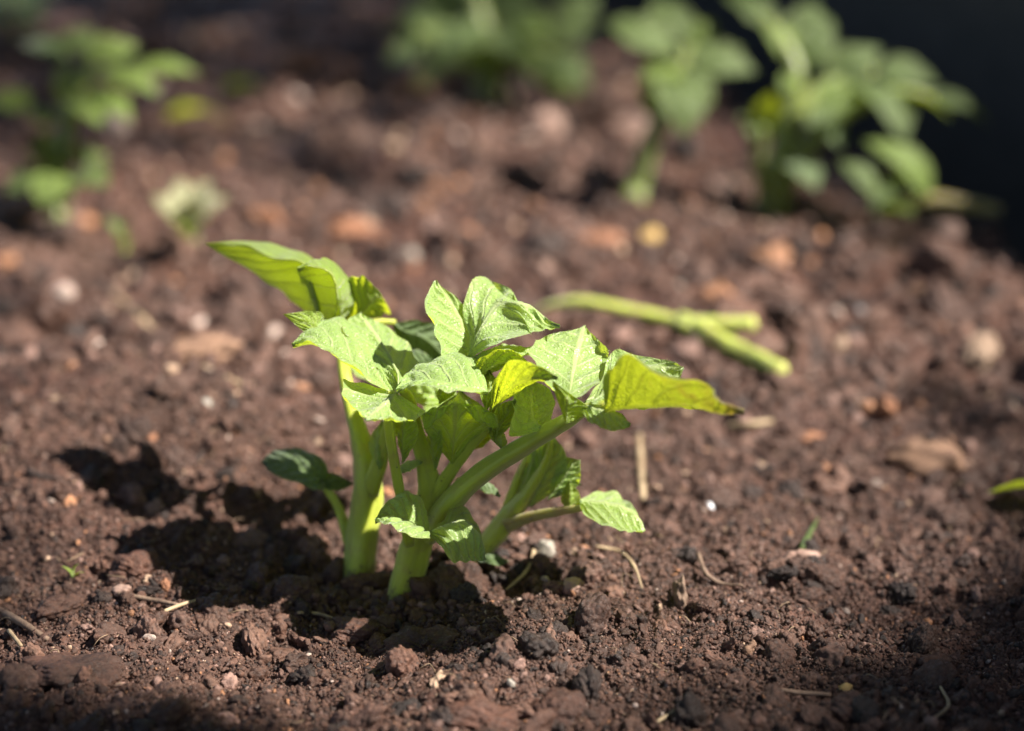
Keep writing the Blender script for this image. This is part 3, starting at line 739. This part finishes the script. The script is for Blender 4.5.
# low sprout right of it
p = plant_at(885, 222, 'small low blurred potato sprout leaning right at the edge of the soil')
BS(p, [(872, 226, 127), (884, 205, 127), (898, 178, 127), (912, 160, 128)], [18, 16, 12, 8])
BL(p, 934, 200, 862, 140, 42, 127, 128, 0.5, M_LEAFBGY, arch=0.2); BL(p, 886, 200, 838, 162, 32, 126, 127, 0.5); BL(p, 884, 208, 914, 216, 34, 126, 124, 0.2, M_LEAFBGY); BL(p, 892, 190, 872, 208, 26, 126, 124, 0.2)
BS(p, [(890, 208, 127), (930, 200, 127), (965, 204, 127), (1000, 210, 127)], [12, 16, 14, 9], 'leaf_stalk', M_STEMR)
# top centre
p = plant_at(488, 92, 'widest leafy potato plant at the top centre with dark shade under it')
BS(p, [(486, 98, 168), (490, 80, 168), (486, 45, 168), (478, 10, 169), (470, -25, 170)], [28, 26, 22, 18, 14])
BS(p, [(490, 85, 168), (520, 50, 167), (548, 55, 165), (565, 75, 163)], [18, 15, 12, 8])
BS(p, [(486, 80, 168), (450, 45, 168), (415, 30, 168)], [18, 14, 9])
for q in ((455, 40, 386, 62, 52, 168, 167, .4), (450, 30, 400, 8, 50, 169, 172, .3), (460, 20, 436, -24, 54, 170, 174, .2), (480, 20, 440, 70, 58, 167, 163, .1),
          (486, 40, 480, 84, 46, 166, 163, .1), (490, 20, 540, -14, 56, 170, 173, -.3), (500, 40, 548, 8, 50, 168, 170, -.3), (515, 50, 552, 92, 44, 166, 162, -.2),
          (548, 55, 588, 92, 44, 164, 161, -.3), (540, 48, 594, 30, 50, 167, 168, -.4), (560, 30, 596, -4, 46, 169, 172, -.3), (470, 50, 415, 92, 40, 166, 163, .2),
          (500, 30, 520, 66, 50, 166, 162, 0), (440, 40, 380, 30, 40, 170, 172, .4)):
    BL(p, *q[:7], roll=q[7])
BL(p, 505, 45, 536, 62, 36, 165, 162, -.2, M_LEAFBGY); BL(p, 520, 20, 548, 40, 40, 166, 164, -.3, M_LEAFBGY); BL(p, 548, 70, 576, 98, 32, 163, 160, -.3, M_LEAFBGY)
# top left
p = plant_at(58, 215, 'blurred potato plant at the upper left with leaves stepping up in tiers')
BS(p, [(54, 226, 130), (58, 205, 131), (62, 160, 131), (72, 115, 132), (86, 75, 133), (100, 50, 134)], [26, 24, 20, 17, 13, 8])
BS(p, [(60, 190, 131), (90, 168, 130), (104, 155, 130)], [14, 10, 7]); BS(p, [(70, 118, 132), (40, 112, 132), (15, 104, 132)], [12, 9, 7])
BS(p, [(84, 80, 133), (125, 72, 133), (180, 72, 133)], [11, 9, 6])
for q in ((86, 62, 138, 46, 46, 133, 135, -.4), (92, 50, 52, 38, 40, 134, 136, .4), (90, 68, 58, 96, 40, 132, 129, .2), (96, 74, 160, 96, 42, 132, 130, -.2),
          (78, 104, 60, 70, 34, 133, 134, .4), (40, 112, 46, 128, 30, 131, 129, .1), (30, 110, -8, 94, 34, 132, 133, .4), (90, 90, 132, 122, 34, 131, 128, -.2), (74, 100, 100, 126, 42, 130, 127, .1),
          (130, 72, 200, 74, 26, 133, 133, -.4), (66, 170, 22, 152, 44, 130, 129, .4), (62, 178, 4, 192, 46, 129, 127, .4), (66, 175, 40, 206, 48, 128, 125, .2),
          (76, 176, 108, 186, 46, 128, 126, -.3), (84, 168, 92, 142, 34, 130, 131, -.3), (60, 160, 30, 130, 30, 131, 131, .3)):
    BL(p, q[0], q[1], q[2], q[3], q[4] * 1.05, *q[5:7], roll=q[7], mat=M_LEAFBGY if (q[0] + q[3]) % 4 == 0 else M_LEAFBG)
BL(p, 88, 96, 118, 112, 30, 131, 129, -.2, M_LEAFBGY); BL(p, 72, 120, 92, 116, 30, 130, 128, -.2, M_LEAFBGY)
BL(p, 70, 60, 20, 45, 26, 136, 138, .3, M_LEAFD)
# pale seedling and a tiny one in front of it
p = plant_at(186, 232, 'pale yellowish potato seedling just breaking the soil, out of focus')
BS(p, [(186, 240, 124), (187, 222, 124), (190, 205, 124)], [26, 22, 14])
for q in ((186, 222, 152, 196, 34, 124, 124, .4), (190, 222, 228, 198, 36, 124, 124, -.4), (188, 215, 178, 178, 32, 125, 126, .2), (192, 214, 212, 180, 34, 125, 126, -.2), (188, 224, 196, 200, 40, 122, 121, 0)):
    BL(p, *q[:7], roll=q[7], mat=M_LEAFPALE)
BL(p, 184, 232, 166, 214, 24, 122, 121, .3, M_LEAFBGY); BL(p, 192, 232, 210, 218, 22, 122, 121, -.3, M_LEAFBGY)
p = plant_at(122, 246, 'tiny green sprout between the pale seedling and the left plant')
BS(p, [(124, 252, 119), (122, 238, 119), (116, 226, 119)], [11, 9, 6]); BL(p, 122, 238, 104, 218, 18, 119, 119, .3); BL(p, 122, 240, 130, 222, 18, 119, 119, -.3, M_LEAFBGY); BL(p, 122, 246, 134, 240, 14, 118, 117, -.3)
# far one at the top left corner
p = plant_at(20, 30, 'dim dark green potato plant in the top left corner')
BS(p, [(18, 34, 192), (16, 10, 192), (12, -20, 193)], [14, 12, 9])
for q in ((16, 10, -30, 0, 40, 192, 194, .3), (16, 8, 60, -6, 40, 192, 194, -.3), (14, 0, 36, 28, 34, 191, 188, 0), (14, 0, -12, 30, 34, 190, 187, .2)):
    BL(p, *q[:7], roll=q[7], mat=M_LEAFD)

# ------------------------------------------------------------------ dark fence added to fill the upper right with shade
fo = np.array([EA[0], EA[1]]) + EN * 0.47
fence = tag(empty('fence', (fo[0], fo[1], -0.3)), 'added dark board fence that stands for the shade at the upper right', 'fence')
def box_geo(c, ax, ay, az):
    c, ax, ay, az = (np.array(q, float) for q in (c, ax, ay, az))
    V = np.array([c + sx * ax + sy * ay + sz * az for sz in (-1, 1) for sy in (-1, 1) for sx in (-1, 1)])
    Q = [(0, 2, 3, 1), (4, 5, 7, 6), (0, 1, 5, 4), (2, 6, 7, 3), (0, 4, 6, 2), (1, 3, 7, 5)]
    return V, np.array([t for a, b, c_, d in Q for t in ((a, b, c_), (a, c_, d))])
D3, N3 = np.array([*ED, 0]), np.array([*EN, 0])
VV, FF, off = [], [], 0
for k in range(10):
    v, f = box_geo(np.array([fo[0], fo[1], -0.325 + 0.1 * k + 0.05]) + D3 * 1.6, D3 * 3.4, N3 * 0.009 + np.array([0, 0, 0.003]), (0, 0, 0.0485)); VV.append(v); FF.append(f + off); off += 8
mesh_np('board_panel', np.vstack(VV), np.vstack(FF), M_FENCE, fence, smooth_=False)
for k in range(5):
    v, f = box_geo(np.array([fo[0], fo[1], 0.12]) + D3 * (-1.6 + 1.6 * k) + N3 * 0.055, D3 * 0.035, N3 * 0.035, (0, 0, 0.58)); mesh_np('post', v, f, M_FENCE, fence, smooth_=False)
# ------------------------------------------------------------------ things lying on the soil
def GP(px, py, lift=0.0):
    """first point of the ground along a line of sight"""
    g0 = Gd(px, py).y; g = np.linspace(g0 * 0.86, g0 * 1.16, 700)
    a, b = P(px, py, g[0]), P(px, py, g[-1]); t = (g - g[0]) / (g[-1] - g[0])
    x, z = a.x + (b.x - a.x) * t, a.z + (b.z - a.z) * t
    hit = np.nonzero(z <= height(x, g))[0]; k = hit[0] if len(hit) else -1
    return Vector((x[k], g[k], z[k] + lift))
def pxs(q): return (q.y * CP + (CAM_H - q.z) * SP) / F          # metres per photo pixel at a point
def on_ray(a, b, c, r):
    """point c metres away along the line of sight, never deeper than just above the soil"""
    h = GP(a, b); return P(a, b, min(c, h.y - r * 2.2)) if h.y - r * 2.2 > 0 else h
cs = tag(empty('broken_stalk', GP(690, 330)), 'pale green broken stalk forking in two, lying on the soil behind the plant', 'plant stalk')
def ST(name, pts, w, mat=M_CUT):
    pp = catmull([(a, b, ww) for ww, (a, b, c) in zip(w, pts)], 24)
    lim = np.array([GP(a, b).y - ww / F for a, b, ww in pp]); tt = np.linspace(0, 1, 24)
    k = np.polyfit(tt, lim, 1); line = np.polyval(k, tt); line -= max(0.0, np.percentile(line - lim, 97)) + 0.006
    q = [P(a, b, np.interp(i / (len(pts) - 1), tt, line)) for i, (a, b, c) in enumerate(pts)]
    return tube(name, q, [ww / 2 / F * c / 100 for ww, (_, _, c) in zip(w, pts)], mat, cs, rib=0.10, lump=0.08, seg=16, flat=0.8)
ST('stalk', [(520, 322, 106), (545, 307, 106), (582, 302, 106), (628, 310, 105), (672, 320, 104), (690, 327, 103.5)], [3, 8, 13, 12, 14, 18])
ST('stalk', [(682, 320, 103.5), (705, 332, 102.5), (735, 348, 101), (762, 361, 100), (782, 371, 99)], [21, 23, 22, 21, 20])
ST('stalk', [(686, 321, 103.4), (706, 324, 102.8), (730, 325, 102.4), (754, 325, 102)], [15, 21, 24, 23])

def chunk(name, px, py, wpx, hpx, mat, label, cat, sub=4, grain=0, rough=0.7, seed=None, lift=0.25, yaw=0.0):
    rs = np.random.default_rng(seed or int(px * 7 + py))
    v, f = lumpy(sub, rs, rough, grain=grain); q = GP(px, py); s = pxs(q)
    a, c = wpx / 2 * s, hpx / 2 * s
    v = v * np.array([a, (a + c) / 2, c])
    cy, sy = math.cos(yaw), math.sin(yaw)
    v = v @ np.array([[cy, 0, sy], [0, 1, 0], [-sy, 0, cy]])
    v = v + np.array([q.x, q.y, q.z + c * lift])
    return tag(mesh_np(name, v, f, mat), label, cat)
PB = [('pebble', 543, 551, 19, 17, M_PEB_PALE, 'angular pale pebble on the soil beside the curved straw'),
      ('pebble', 573, 588, 24, 17, M_PEB_PINK, 'rough pinkish stone right of the plant, below the pale pebble'),
      ('pebble', 710, 508, 8, 8, M_PEB_QUARTZ, 'tiny glinting quartz grain below the tip of the ragged yellow leaf'),
      ('pebble', 243, 297, 7, 7, M_PEB_QUARTZ, 'tiny glinting grain under the long back left leaf'),
      ('pebble', 677, 293, 15, 15, M_PEB_PALE, 'round pale pebble just behind the broken stalk'),
      ('pebble', 652, 242, 22, 17, M_PEB_OCHRE, 'ochre yellow pebble on the soil well behind the broken stalk'),
      ('pebble', 922, 300, 26, 18, M_PEB_OCHRE, 'ochre pebble lying alone at the right, level with the broken stalk'),
      ('pebble', 846, 692, 18, 14, M_PEB_OCHRE, 'small ochre crumbly stone in the right foreground'),
      ('pebble', 411, 259, 15, 15, M_PEB_PALE, 'pale pebble behind the crown, left of its top leaf'),
      ('pebble', 549, 132, 38, 36, M_PEB_PINK, 'largest blurred pinkish stone below the top centre plant'),
      ('pebble', 628, 132, 42, 28, M_PEB_PINK, 'wide blurred pinkish stone left of the bent bare stem'),
      ('pebble', 948, 237, 32, 28, M_PEB_PINK, 'blurred pinkish stone below the low sprout at the right'),
      ('pebble', 497, 267, 13, 13, M_PEB_PINK, 'small pinkish pebble straight behind the topmost leaf'),
      ('pebble', 545, 273, 16, 15, M_PEB_PINK, 'pinkish pebble behind the start of the broken stalk'),
      ('pebble', 545, 240, 17, 15, M_PEB_PINK, 'pinkish pebble between the ochre pebble and the orange chip'),
      ('pebble', 859, 316, 13, 12, M_PEB_GREY, 'small grey pebble left of the lone ochre one'),
      ('pebble', 925, 497, 16, 12, M_PEB_GREY, 'pale grey stone below the brown bark clod at the right'),
      ('pebble', 123, 592, 17, 12, M_PEB_PINK, 'small pinkish pebble at the left, under the tip of the shadow'),
      ('pebble', 512, 686, 9, 10, M_PEB_PALE, 'tiny pale pebble in the foreground under the plant'),
      ('pebble', 862, 612, 9, 8, M_PEB_PALE, 'tiny pale pebble in the right foreground'),
      ('pebble', 206, 405, 12, 12, M_PEB_PALE, 'small pale pebble behind the plant shadow'),
      ('bark_chip', 465, 236, 26, 17, M_BARK_OR, 'orange bark chip behind the topmost leaf'),
      ('bark_chip', 270, 222, 26, 20, M_BARK_OR, 'orange bark chip right of the pale seedling'),
      ('bark_chip', 305, 72, 50, 26, M_BARK_OR, 'big blurred orange bark chip at the foot of the top centre plant'),
      ('bark_chip', 402, 90, 46, 24, M_BARK_OR, 'blurred orange brown chip beside the dark shade of the top plant'),
      ('bark_chip', 345, 232, 46, 18, M_BARK_OR, 'long orange bark chip behind the back left leaf'),
      ('bark_chip', 597, 244, 36, 18, M_BARK_OR, 'flat orange bark chip left of the ochre pebble'),
      ('bark_chip', 478, 148, 24, 20, M_BARK_TAN, 'tan blurred chip in the open soil below the top centre plant'),
      ('bark_chip', 153, 440, 12, 10, M_BARK_OR, 'small orange chip at the back edge of the shadow'),
      ('bark_chip', 110, 443, 20, 9, M_BARK_TAN, 'flat tan chip left of the small orange one'),
      ('bark_chip', 165, 590, 8, 14, M_BARK_OR, 'thin upright orange chip in front of the shadow'),
      ('bark_chip', 680, 604, 14, 32, M_TWIG, 'upright brown bark flake at the right of the plant'),
      ('bark_chip', 749, 651, 18, 10, M_BARK_TAN, 'small pale reddish seed husk in the right foreground'),
      ('bark_chip', 815, 440, 28, 12, M_BARK_OR, 'orange chip on the soil right of the ragged yellow leaf'),
      ('bark_chip', 885, 415, 20, 26, M_BARK_OR, 'upright orange chip above the brown bark clod'),
      ('bark_chip', 800, 562, 40, 22, M_PEB_PINK, 'pale pinkish crumbly lump below the single grass blade'),
      ('bark_clod', 918, 465, 66, 36, M_BARK_TAN, 'big orange brown bark clod at the right with a dark hollow beside it'),
      ('bark_clod', 190, 358, 96, 26, M_BARK_TAN, 'long tan lump of bark at the left behind the shadow')]
for n, px, py, w_, h_, m_, lab in PB:
    chunk(n, px, py, w_, h_, m_, lab, 'stone' if n == 'pebble' else 'bark', rough=0.9 if n == 'pebble' else 1.1, grain=60 if n != 'pebble' else 0,
          lift=0.55 if h_ > w_ else 0.3, yaw={190: 0.25, 749: 0.6}.get(px, 0))
CL = [(461, 592, 50, 50, 'tall rounded clod of soil against the foot of the right stem'), (362, 636, 60, 26, 'crumbly clod of soil in front of the left stem'),
      (425, 648, 62, 30, 'crumbly clod of soil right in front of the middle stem'), (130, 572, 50, 34, 'dark clod of soil standing in the plant shadow'),
      (70, 672, 90, 34, 'wide flat clod of soil at the lower left'), (478, 722, 64, 36, 'reddish clod of soil at the bottom centre'),
      (560, 716, 50, 34, 'dark clod of soil at the bottom, right of the reddish one'), (330, 600, 34, 30, 'small clod of soil at the edge of the shadow beside the left stem'),
      (288, 596, 44, 32, 'pale topped clod of soil on the near edge of the shadow')]
for px, py, w_, h_, lab in CL:
    chunk('soil_clod', px, py, w_, h_, M_SOIL, lab, 'soil clod', 6, 700, 1.3, lift=0.1)

def strand(name, pts, wpx, mat, label, cat, lift=0.0012, bow=0.0):
    q = []
    for i, (a, b) in enumerate(pts):
        p_ = GP(a, b, lift + bow * math.sin(math.pi * i / (len(pts) - 1))); q.append(p_)
    return tag(tube(name, q, [w_ / 2 * pxs(p_) for w_, p_ in zip(wpx, q)], mat, seg=8, lump=0.08), label, cat)
def hang(name, pts, wpx, mat, label, cat):
    """a strand leaning free of the ground, photo positions with distances in cm"""
    q = [on_ray(a, b, c / 100, 0.0012) for a, b, c in pts]
    return tag(tube(name, q, [w_ / 2 * pxs(p_) for w_, p_ in zip(wpx, q)], mat, seg=8, lump=0.08), label, cat)
hang('straw', [(639, 436, 91.5), (641, 468, 88), (643, 500, 86)], [7, 8, 7], M_STRAW, 'short straight straw standing up right of the plant', 'straw')
hang('straw', [(532, 532, 80.6), (534, 550, 79.2), (526, 571, 77.6), (506, 590, 75.4)], [3, 4.5, 4, 2.5], M_STRAW, 'curved pale straw beside the pale pebble', 'straw')
hang('straw', [(596, 546, 80), (620, 552, 79), (634, 566, 78), (642, 588, 76)], [2.5, 4, 3.5, 2], M_STRAW, 'bent pale straw above the pinkish stone, right of the curved one', 'straw')
strand('straw', [(298, 617), (318, 618), (336, 624)], [3, 3.5, 3], M_STRAW, 'thin pale straw in front of the left stem', 'straw', 0.002)
strand('straw', [(657, 729), (668, 722), (676, 716)], [4, 4, 3], M_STRAW, 'short pale straw at the bottom edge', 'straw', 0.003)
strand('straw', [(728, 432), (750, 430), (772, 427)], [6, 7, 5], M_STRAW, 'blurred straw lying flat under the ragged yellow leaf', 'straw', 0.003)
strand('straw', [(698, 560), (706, 580), (722, 590), (742, 592)], [4, 4.5, 3, 2], M_TWIG, 'dark brown rootlet curled on the soil at the right', 'root', 0.003)
strand('straw', [(165, 618), (180, 612), (196, 607)], [4, 4, 3], M_STRAW, 'thin straw lying in front of the plant shadow', 'straw', 0.003)
strand('straw', [(10, 640), (22, 655)], [5, 4], M_STRAW, 'short straw at the lower left edge', 'straw', 0.004)
hang('twig', [(112, 292, 121), (140, 320, 117), (165, 346, 113), (200, 366, 110), (240, 384, 107)], [6, 8, 9, 8, 5], M_STRAW, 'long dry twig reaching back from the tan lump of bark', 'twig')
strand('twig', [(-6, 612), (20, 626), (48, 644)], [7, 8, 6], M_TWIG, 'dark twig half buried at the left edge', 'twig', 0.002)
strand('twig', [(118, 600), (150, 606), (180, 612)], [4, 5, 4], M_TWIG, 'thin dark twig before the shadow', 'twig', 0.003)
strand('twig', [(775, 696), (800, 700), (830, 702)], [4, 5, 4], M_TWIG, 'thin brown twig beside the small ochre stone', 'twig', 0.003)
strand('twig', [(935, 725), (948, 712), (940, 694)], [3, 4, 3], M_STRAW, 'hooked pale rootlet in the lower right corner', 'root', 0.003)
hang('grass_blade', [(798, 556, 80.8), (806, 540, 81), (818, 518, 81.6)], [6, 7, 2], M_LEAFBG, 'single small green grass blade at the right', 'grass')
gs = tag(empty('seedling', GP(73, 578)), 'tiny green weed seedling at the left edge of the shadow', 'seedling')
q0 = GP(73, 578)
for dx, dz in ((-.004, .006), (.003, .007), (.0055, .003)):
    leaf(blade(q0, q0 + Vector((dx, -.001, dz)), .0011, 0.3), M_LEAFY, gs, nu=8, nv=10, quilt=0)
q0 = GP(1004, 510); fr = tag(empty('leaf_fragment', q0), 'yellow green scrap of leaf lying at the right edge', 'leaf')
leaf(blade(q0 + Vector((-.006, .006, .006)), q0 + Vector((.026, -.006, .007)), .009, 0.5), M_LEAFY, fr, nu=14, nv=16)
q0 = GP(178, 128); fr = tag(empty('leaf_fragment', q0), 'blurred yellowing fallen leaf lying between the upper left plants', 'leaf')
leaf(blade(q0 + Vector((-.012, .01, .006)), q0 + Vector((.046, -.022, .008)), .010, 0.4), M_LEAFB, fr, nu=14, nv=16)
q0 = GP(240, 100); fr = tag(empty('leaf_fragment', q0), 'faint olive scrap of leaf far back at the upper left', 'leaf')
leaf(blade(q0 + Vector((-.014, .0, .008)), q0 + Vector((.022, -.008, .012)), .011, 0.4), M_LEAFBG, fr, nu=14, nv=16)
# ------------------------------------------------------------------ unseen tree added to block sky light and shade the outer bed
tr = tag(empty('added_shade_tree', (2.6, -0.95, 0)), 'unseen leafy tree added beyond the right side to block sky light', 'tree')
rs = np.random.default_rng(21)
tube('trunk', [(2.6, -0.95, -0.6), (2.58, -0.93, 0.3), (2.5, -0.85, 1.2), (2.4, -0.7, 1.9), (2.2, -0.6, 2.6)], [0.14, 0.11, 0.09, 0.08, 0.05], M_BRANCH, tr, seg=12, lump=0.05)
for pts in ([(2.5, -.85, 1.2), (1.6, -.5, 1.6), (0.6, -.5, 1.75), (-.4, -.3, 1.8)], [(2.4, -.7, 1.9), (2.9, .9, 2.1), (2.4, 2.0, 2.3), (1.4, 3.2, 2.5)],
            [(2.35, -.65, 2.1), (1.2, -.9, 2.6), (.2, 0, 2.8), (-.9, .6, 2.8)], [(2.5, -.8, 1.4), (2.75, .2, 1.7), (2.8, 1.2, 2.0)]):
    tube('branch', pts, [0.045, 0.03, 0.02, 0.008], M_BRANCH, tr, seg=8, lump=0.06)
def lit(x, y):
    ly = np.log(np.maximum(y, .3) / 0.96)
    d2 = (x / (np.where(x > 0, 0.265, 0.33) * np.maximum(y, .3))) ** 2 + (ly / np.where(ly < 0, 0.36, 0.46)) ** 2
    return d2
N0 = 30000
ps = np.stack([rs.uniform(-2.2, 3.4, N0), rs.uniform(-1.8, 4.2, N0), rs.uniform(1.15, 3.1, N0)], 1)
cl = rs.normal(0, 1, (420, 3)) * 0.0 + np.stack([rs.uniform(-2.2, 3.4, 420), rs.uniform(-1.8, 4.2, 420), rs.uniform(1.15, 3.1, 420)], 1)
ps = cl[rs.integers(0, 420, N0)] + rs.normal(0, 0.16, (N0, 3))
ps = ps[ps[:, 2] > 1.0]
k = (ps[:, 2] - 0.05) / SD.z
hx, hy = ps[:, 0] - SD.x * k, ps[:, 1] - SD.y * k
pr = smooth(3.4, 5.0, lit(hx, hy)) * 0.7
keep = (rs.random(len(ps)) < np.where(hy < 0.35, 0.75, pr))
ps = ps[keep]; n = len(ps)
sz = rs.uniform(0.022, 0.045, n)
Rm = rotm(rs, n)
tmpl = np.array([(-1.3, 0, 0), (-.4, .62, .12), (.5, .5, .1), (1.4, 0, -.15), (.5, -.5, .1), (-.4, -.62, .12)])
V = np.einsum('nij,vj->nvi', Rm, tmpl) * sz[:, None, None] + ps[:, None, :]
Ft = np.array([(0, 1, 5), (1, 2, 5), (2, 4, 5), (2, 3, 4)])
M_TREE = leaf_material('added_tree_leaf', (0.035, 0.07, 0.02), (0.06, 0.1, 0.03), (0.03, 0.05, 0.008), 0.25)
UVt = np.tile(np.array([(.5, 0), (0, .3), (0, .7), (.5, 1), (1, .7), (1, .3)]), (n, 1))
mesh_np('crown', V.reshape(-1, 3), (Ft[None] + (np.arange(n) * 6)[:, None, None]).reshape(-1, 3), M_TREE, tr, uv=UVt)

# a second unseen tree added, its crown shaped to darken the view's edges
t2 = tag(empty('added_shade_tree', (5.6, -2.6, 0)), 'taller unseen tree added farther right to darken the edges of the view', 'tree')
tube('trunk', [(5.6, -2.6, -0.6), (5.55, -2.55, 0.8), (5.4, -2.4, 2.4), (5.2, -2.1, 3.8), (5.0, -1.8, 5.2)], [0.19, 0.15, 0.12, 0.09, 0.04], M_BRANCH, t2, seg=12, lump=0.05)
for pts in ([(5.45, -2.45, 2.2), (5.6, -1.6, 3.2), (5.9, -.4, 4.1), (5.8, .8, 4.6)], [(5.3, -2.2, 3.2), (4.6, -2.3, 4.2), (3.9, -2.2, 4.9)], [(5.2, -2.1, 3.9), (5.9, -2.6, 4.8), (6.6, -2.8, 5.3)]):
    tube('branch', pts, [0.06, 0.045, 0.028, 0.012][:len(pts)], M_BRANCH, t2, seg=8, lump=0.06)
N1 = 26000
gxr, gyr, zr = rs.uniform(-1.7, 1.8, N1), rs.uniform(-1.2, 4.2, N1), rs.uniform(3.0, 5.6, N1)
T_ = 1 - 0.90 * smooth(0.28, 2.3, lit(gxr, gyr))
keep = rs.random(N1) < np.log(T_) / math.log(0.10)
kk = (zr - 0.03) / SD.z
ps = np.stack([gxr + SD.x * kk, gyr + SD.y * kk, zr], 1)[keep]; n = len(ps)
sz = rs.uniform(0.022, 0.046, n); Rm = rotm(rs, n)
V = np.einsum('nij,vj->nvi', Rm, tmpl) * sz[:, None, None] + ps[:, None, :]
UVt = np.tile(np.array([(.5, 0), (0, .3), (0, .7), (.5, 1), (1, .7), (1, .3)]), (n, 1))
mesh_np('crown', V.reshape(-1, 3), (Ft[None] + (np.arange(n) * 6)[:, None, None]).reshape(-1, 3), M_TREE, t2, uv=UVt)
# ------------------------------------------------------------------ light
sl = bpy.data.lights.new('sun', 'SUN'); sl.energy = 5.0; sl.angle = math.radians(0.5); sl.color = (1.0, 0.95, 0.87)
so = bpy.data.objects.new('sun', sl); COL.objects.link(so); so.location = SD * 5
so.rotation_euler = SD.to_track_quat('Z', 'Y').to_euler()
w = bpy.data.worlds.new('World'); SC.world = w; w.use_nodes = True
nt = w.node_tree; bg = nt.nodes['Background']
sky = nt.nodes.new('ShaderNodeTexSky'); sky.sky_type = 'NISHITA'; sky.sun_disc = False
sky.sun_elevation = SUN_EL; sky.sun_rotation = SUN_AZ
nt.links.new(sky.outputs[0], bg.inputs[0]); bg.inputs[1].default_value = 0.05
SC.view_settings.view_transform = 'Standard'; SC.view_settings.look = 'None'
SC.view_settings.gamma = 1; SC.view_settings.use_curve_mapping = False
SC.view_settings.exposure = 1.6
SC.cycles.max_bounces = 16; SC.cycles.diffuse_bounces = 8; SC.cycles.transmission_bounces = 12
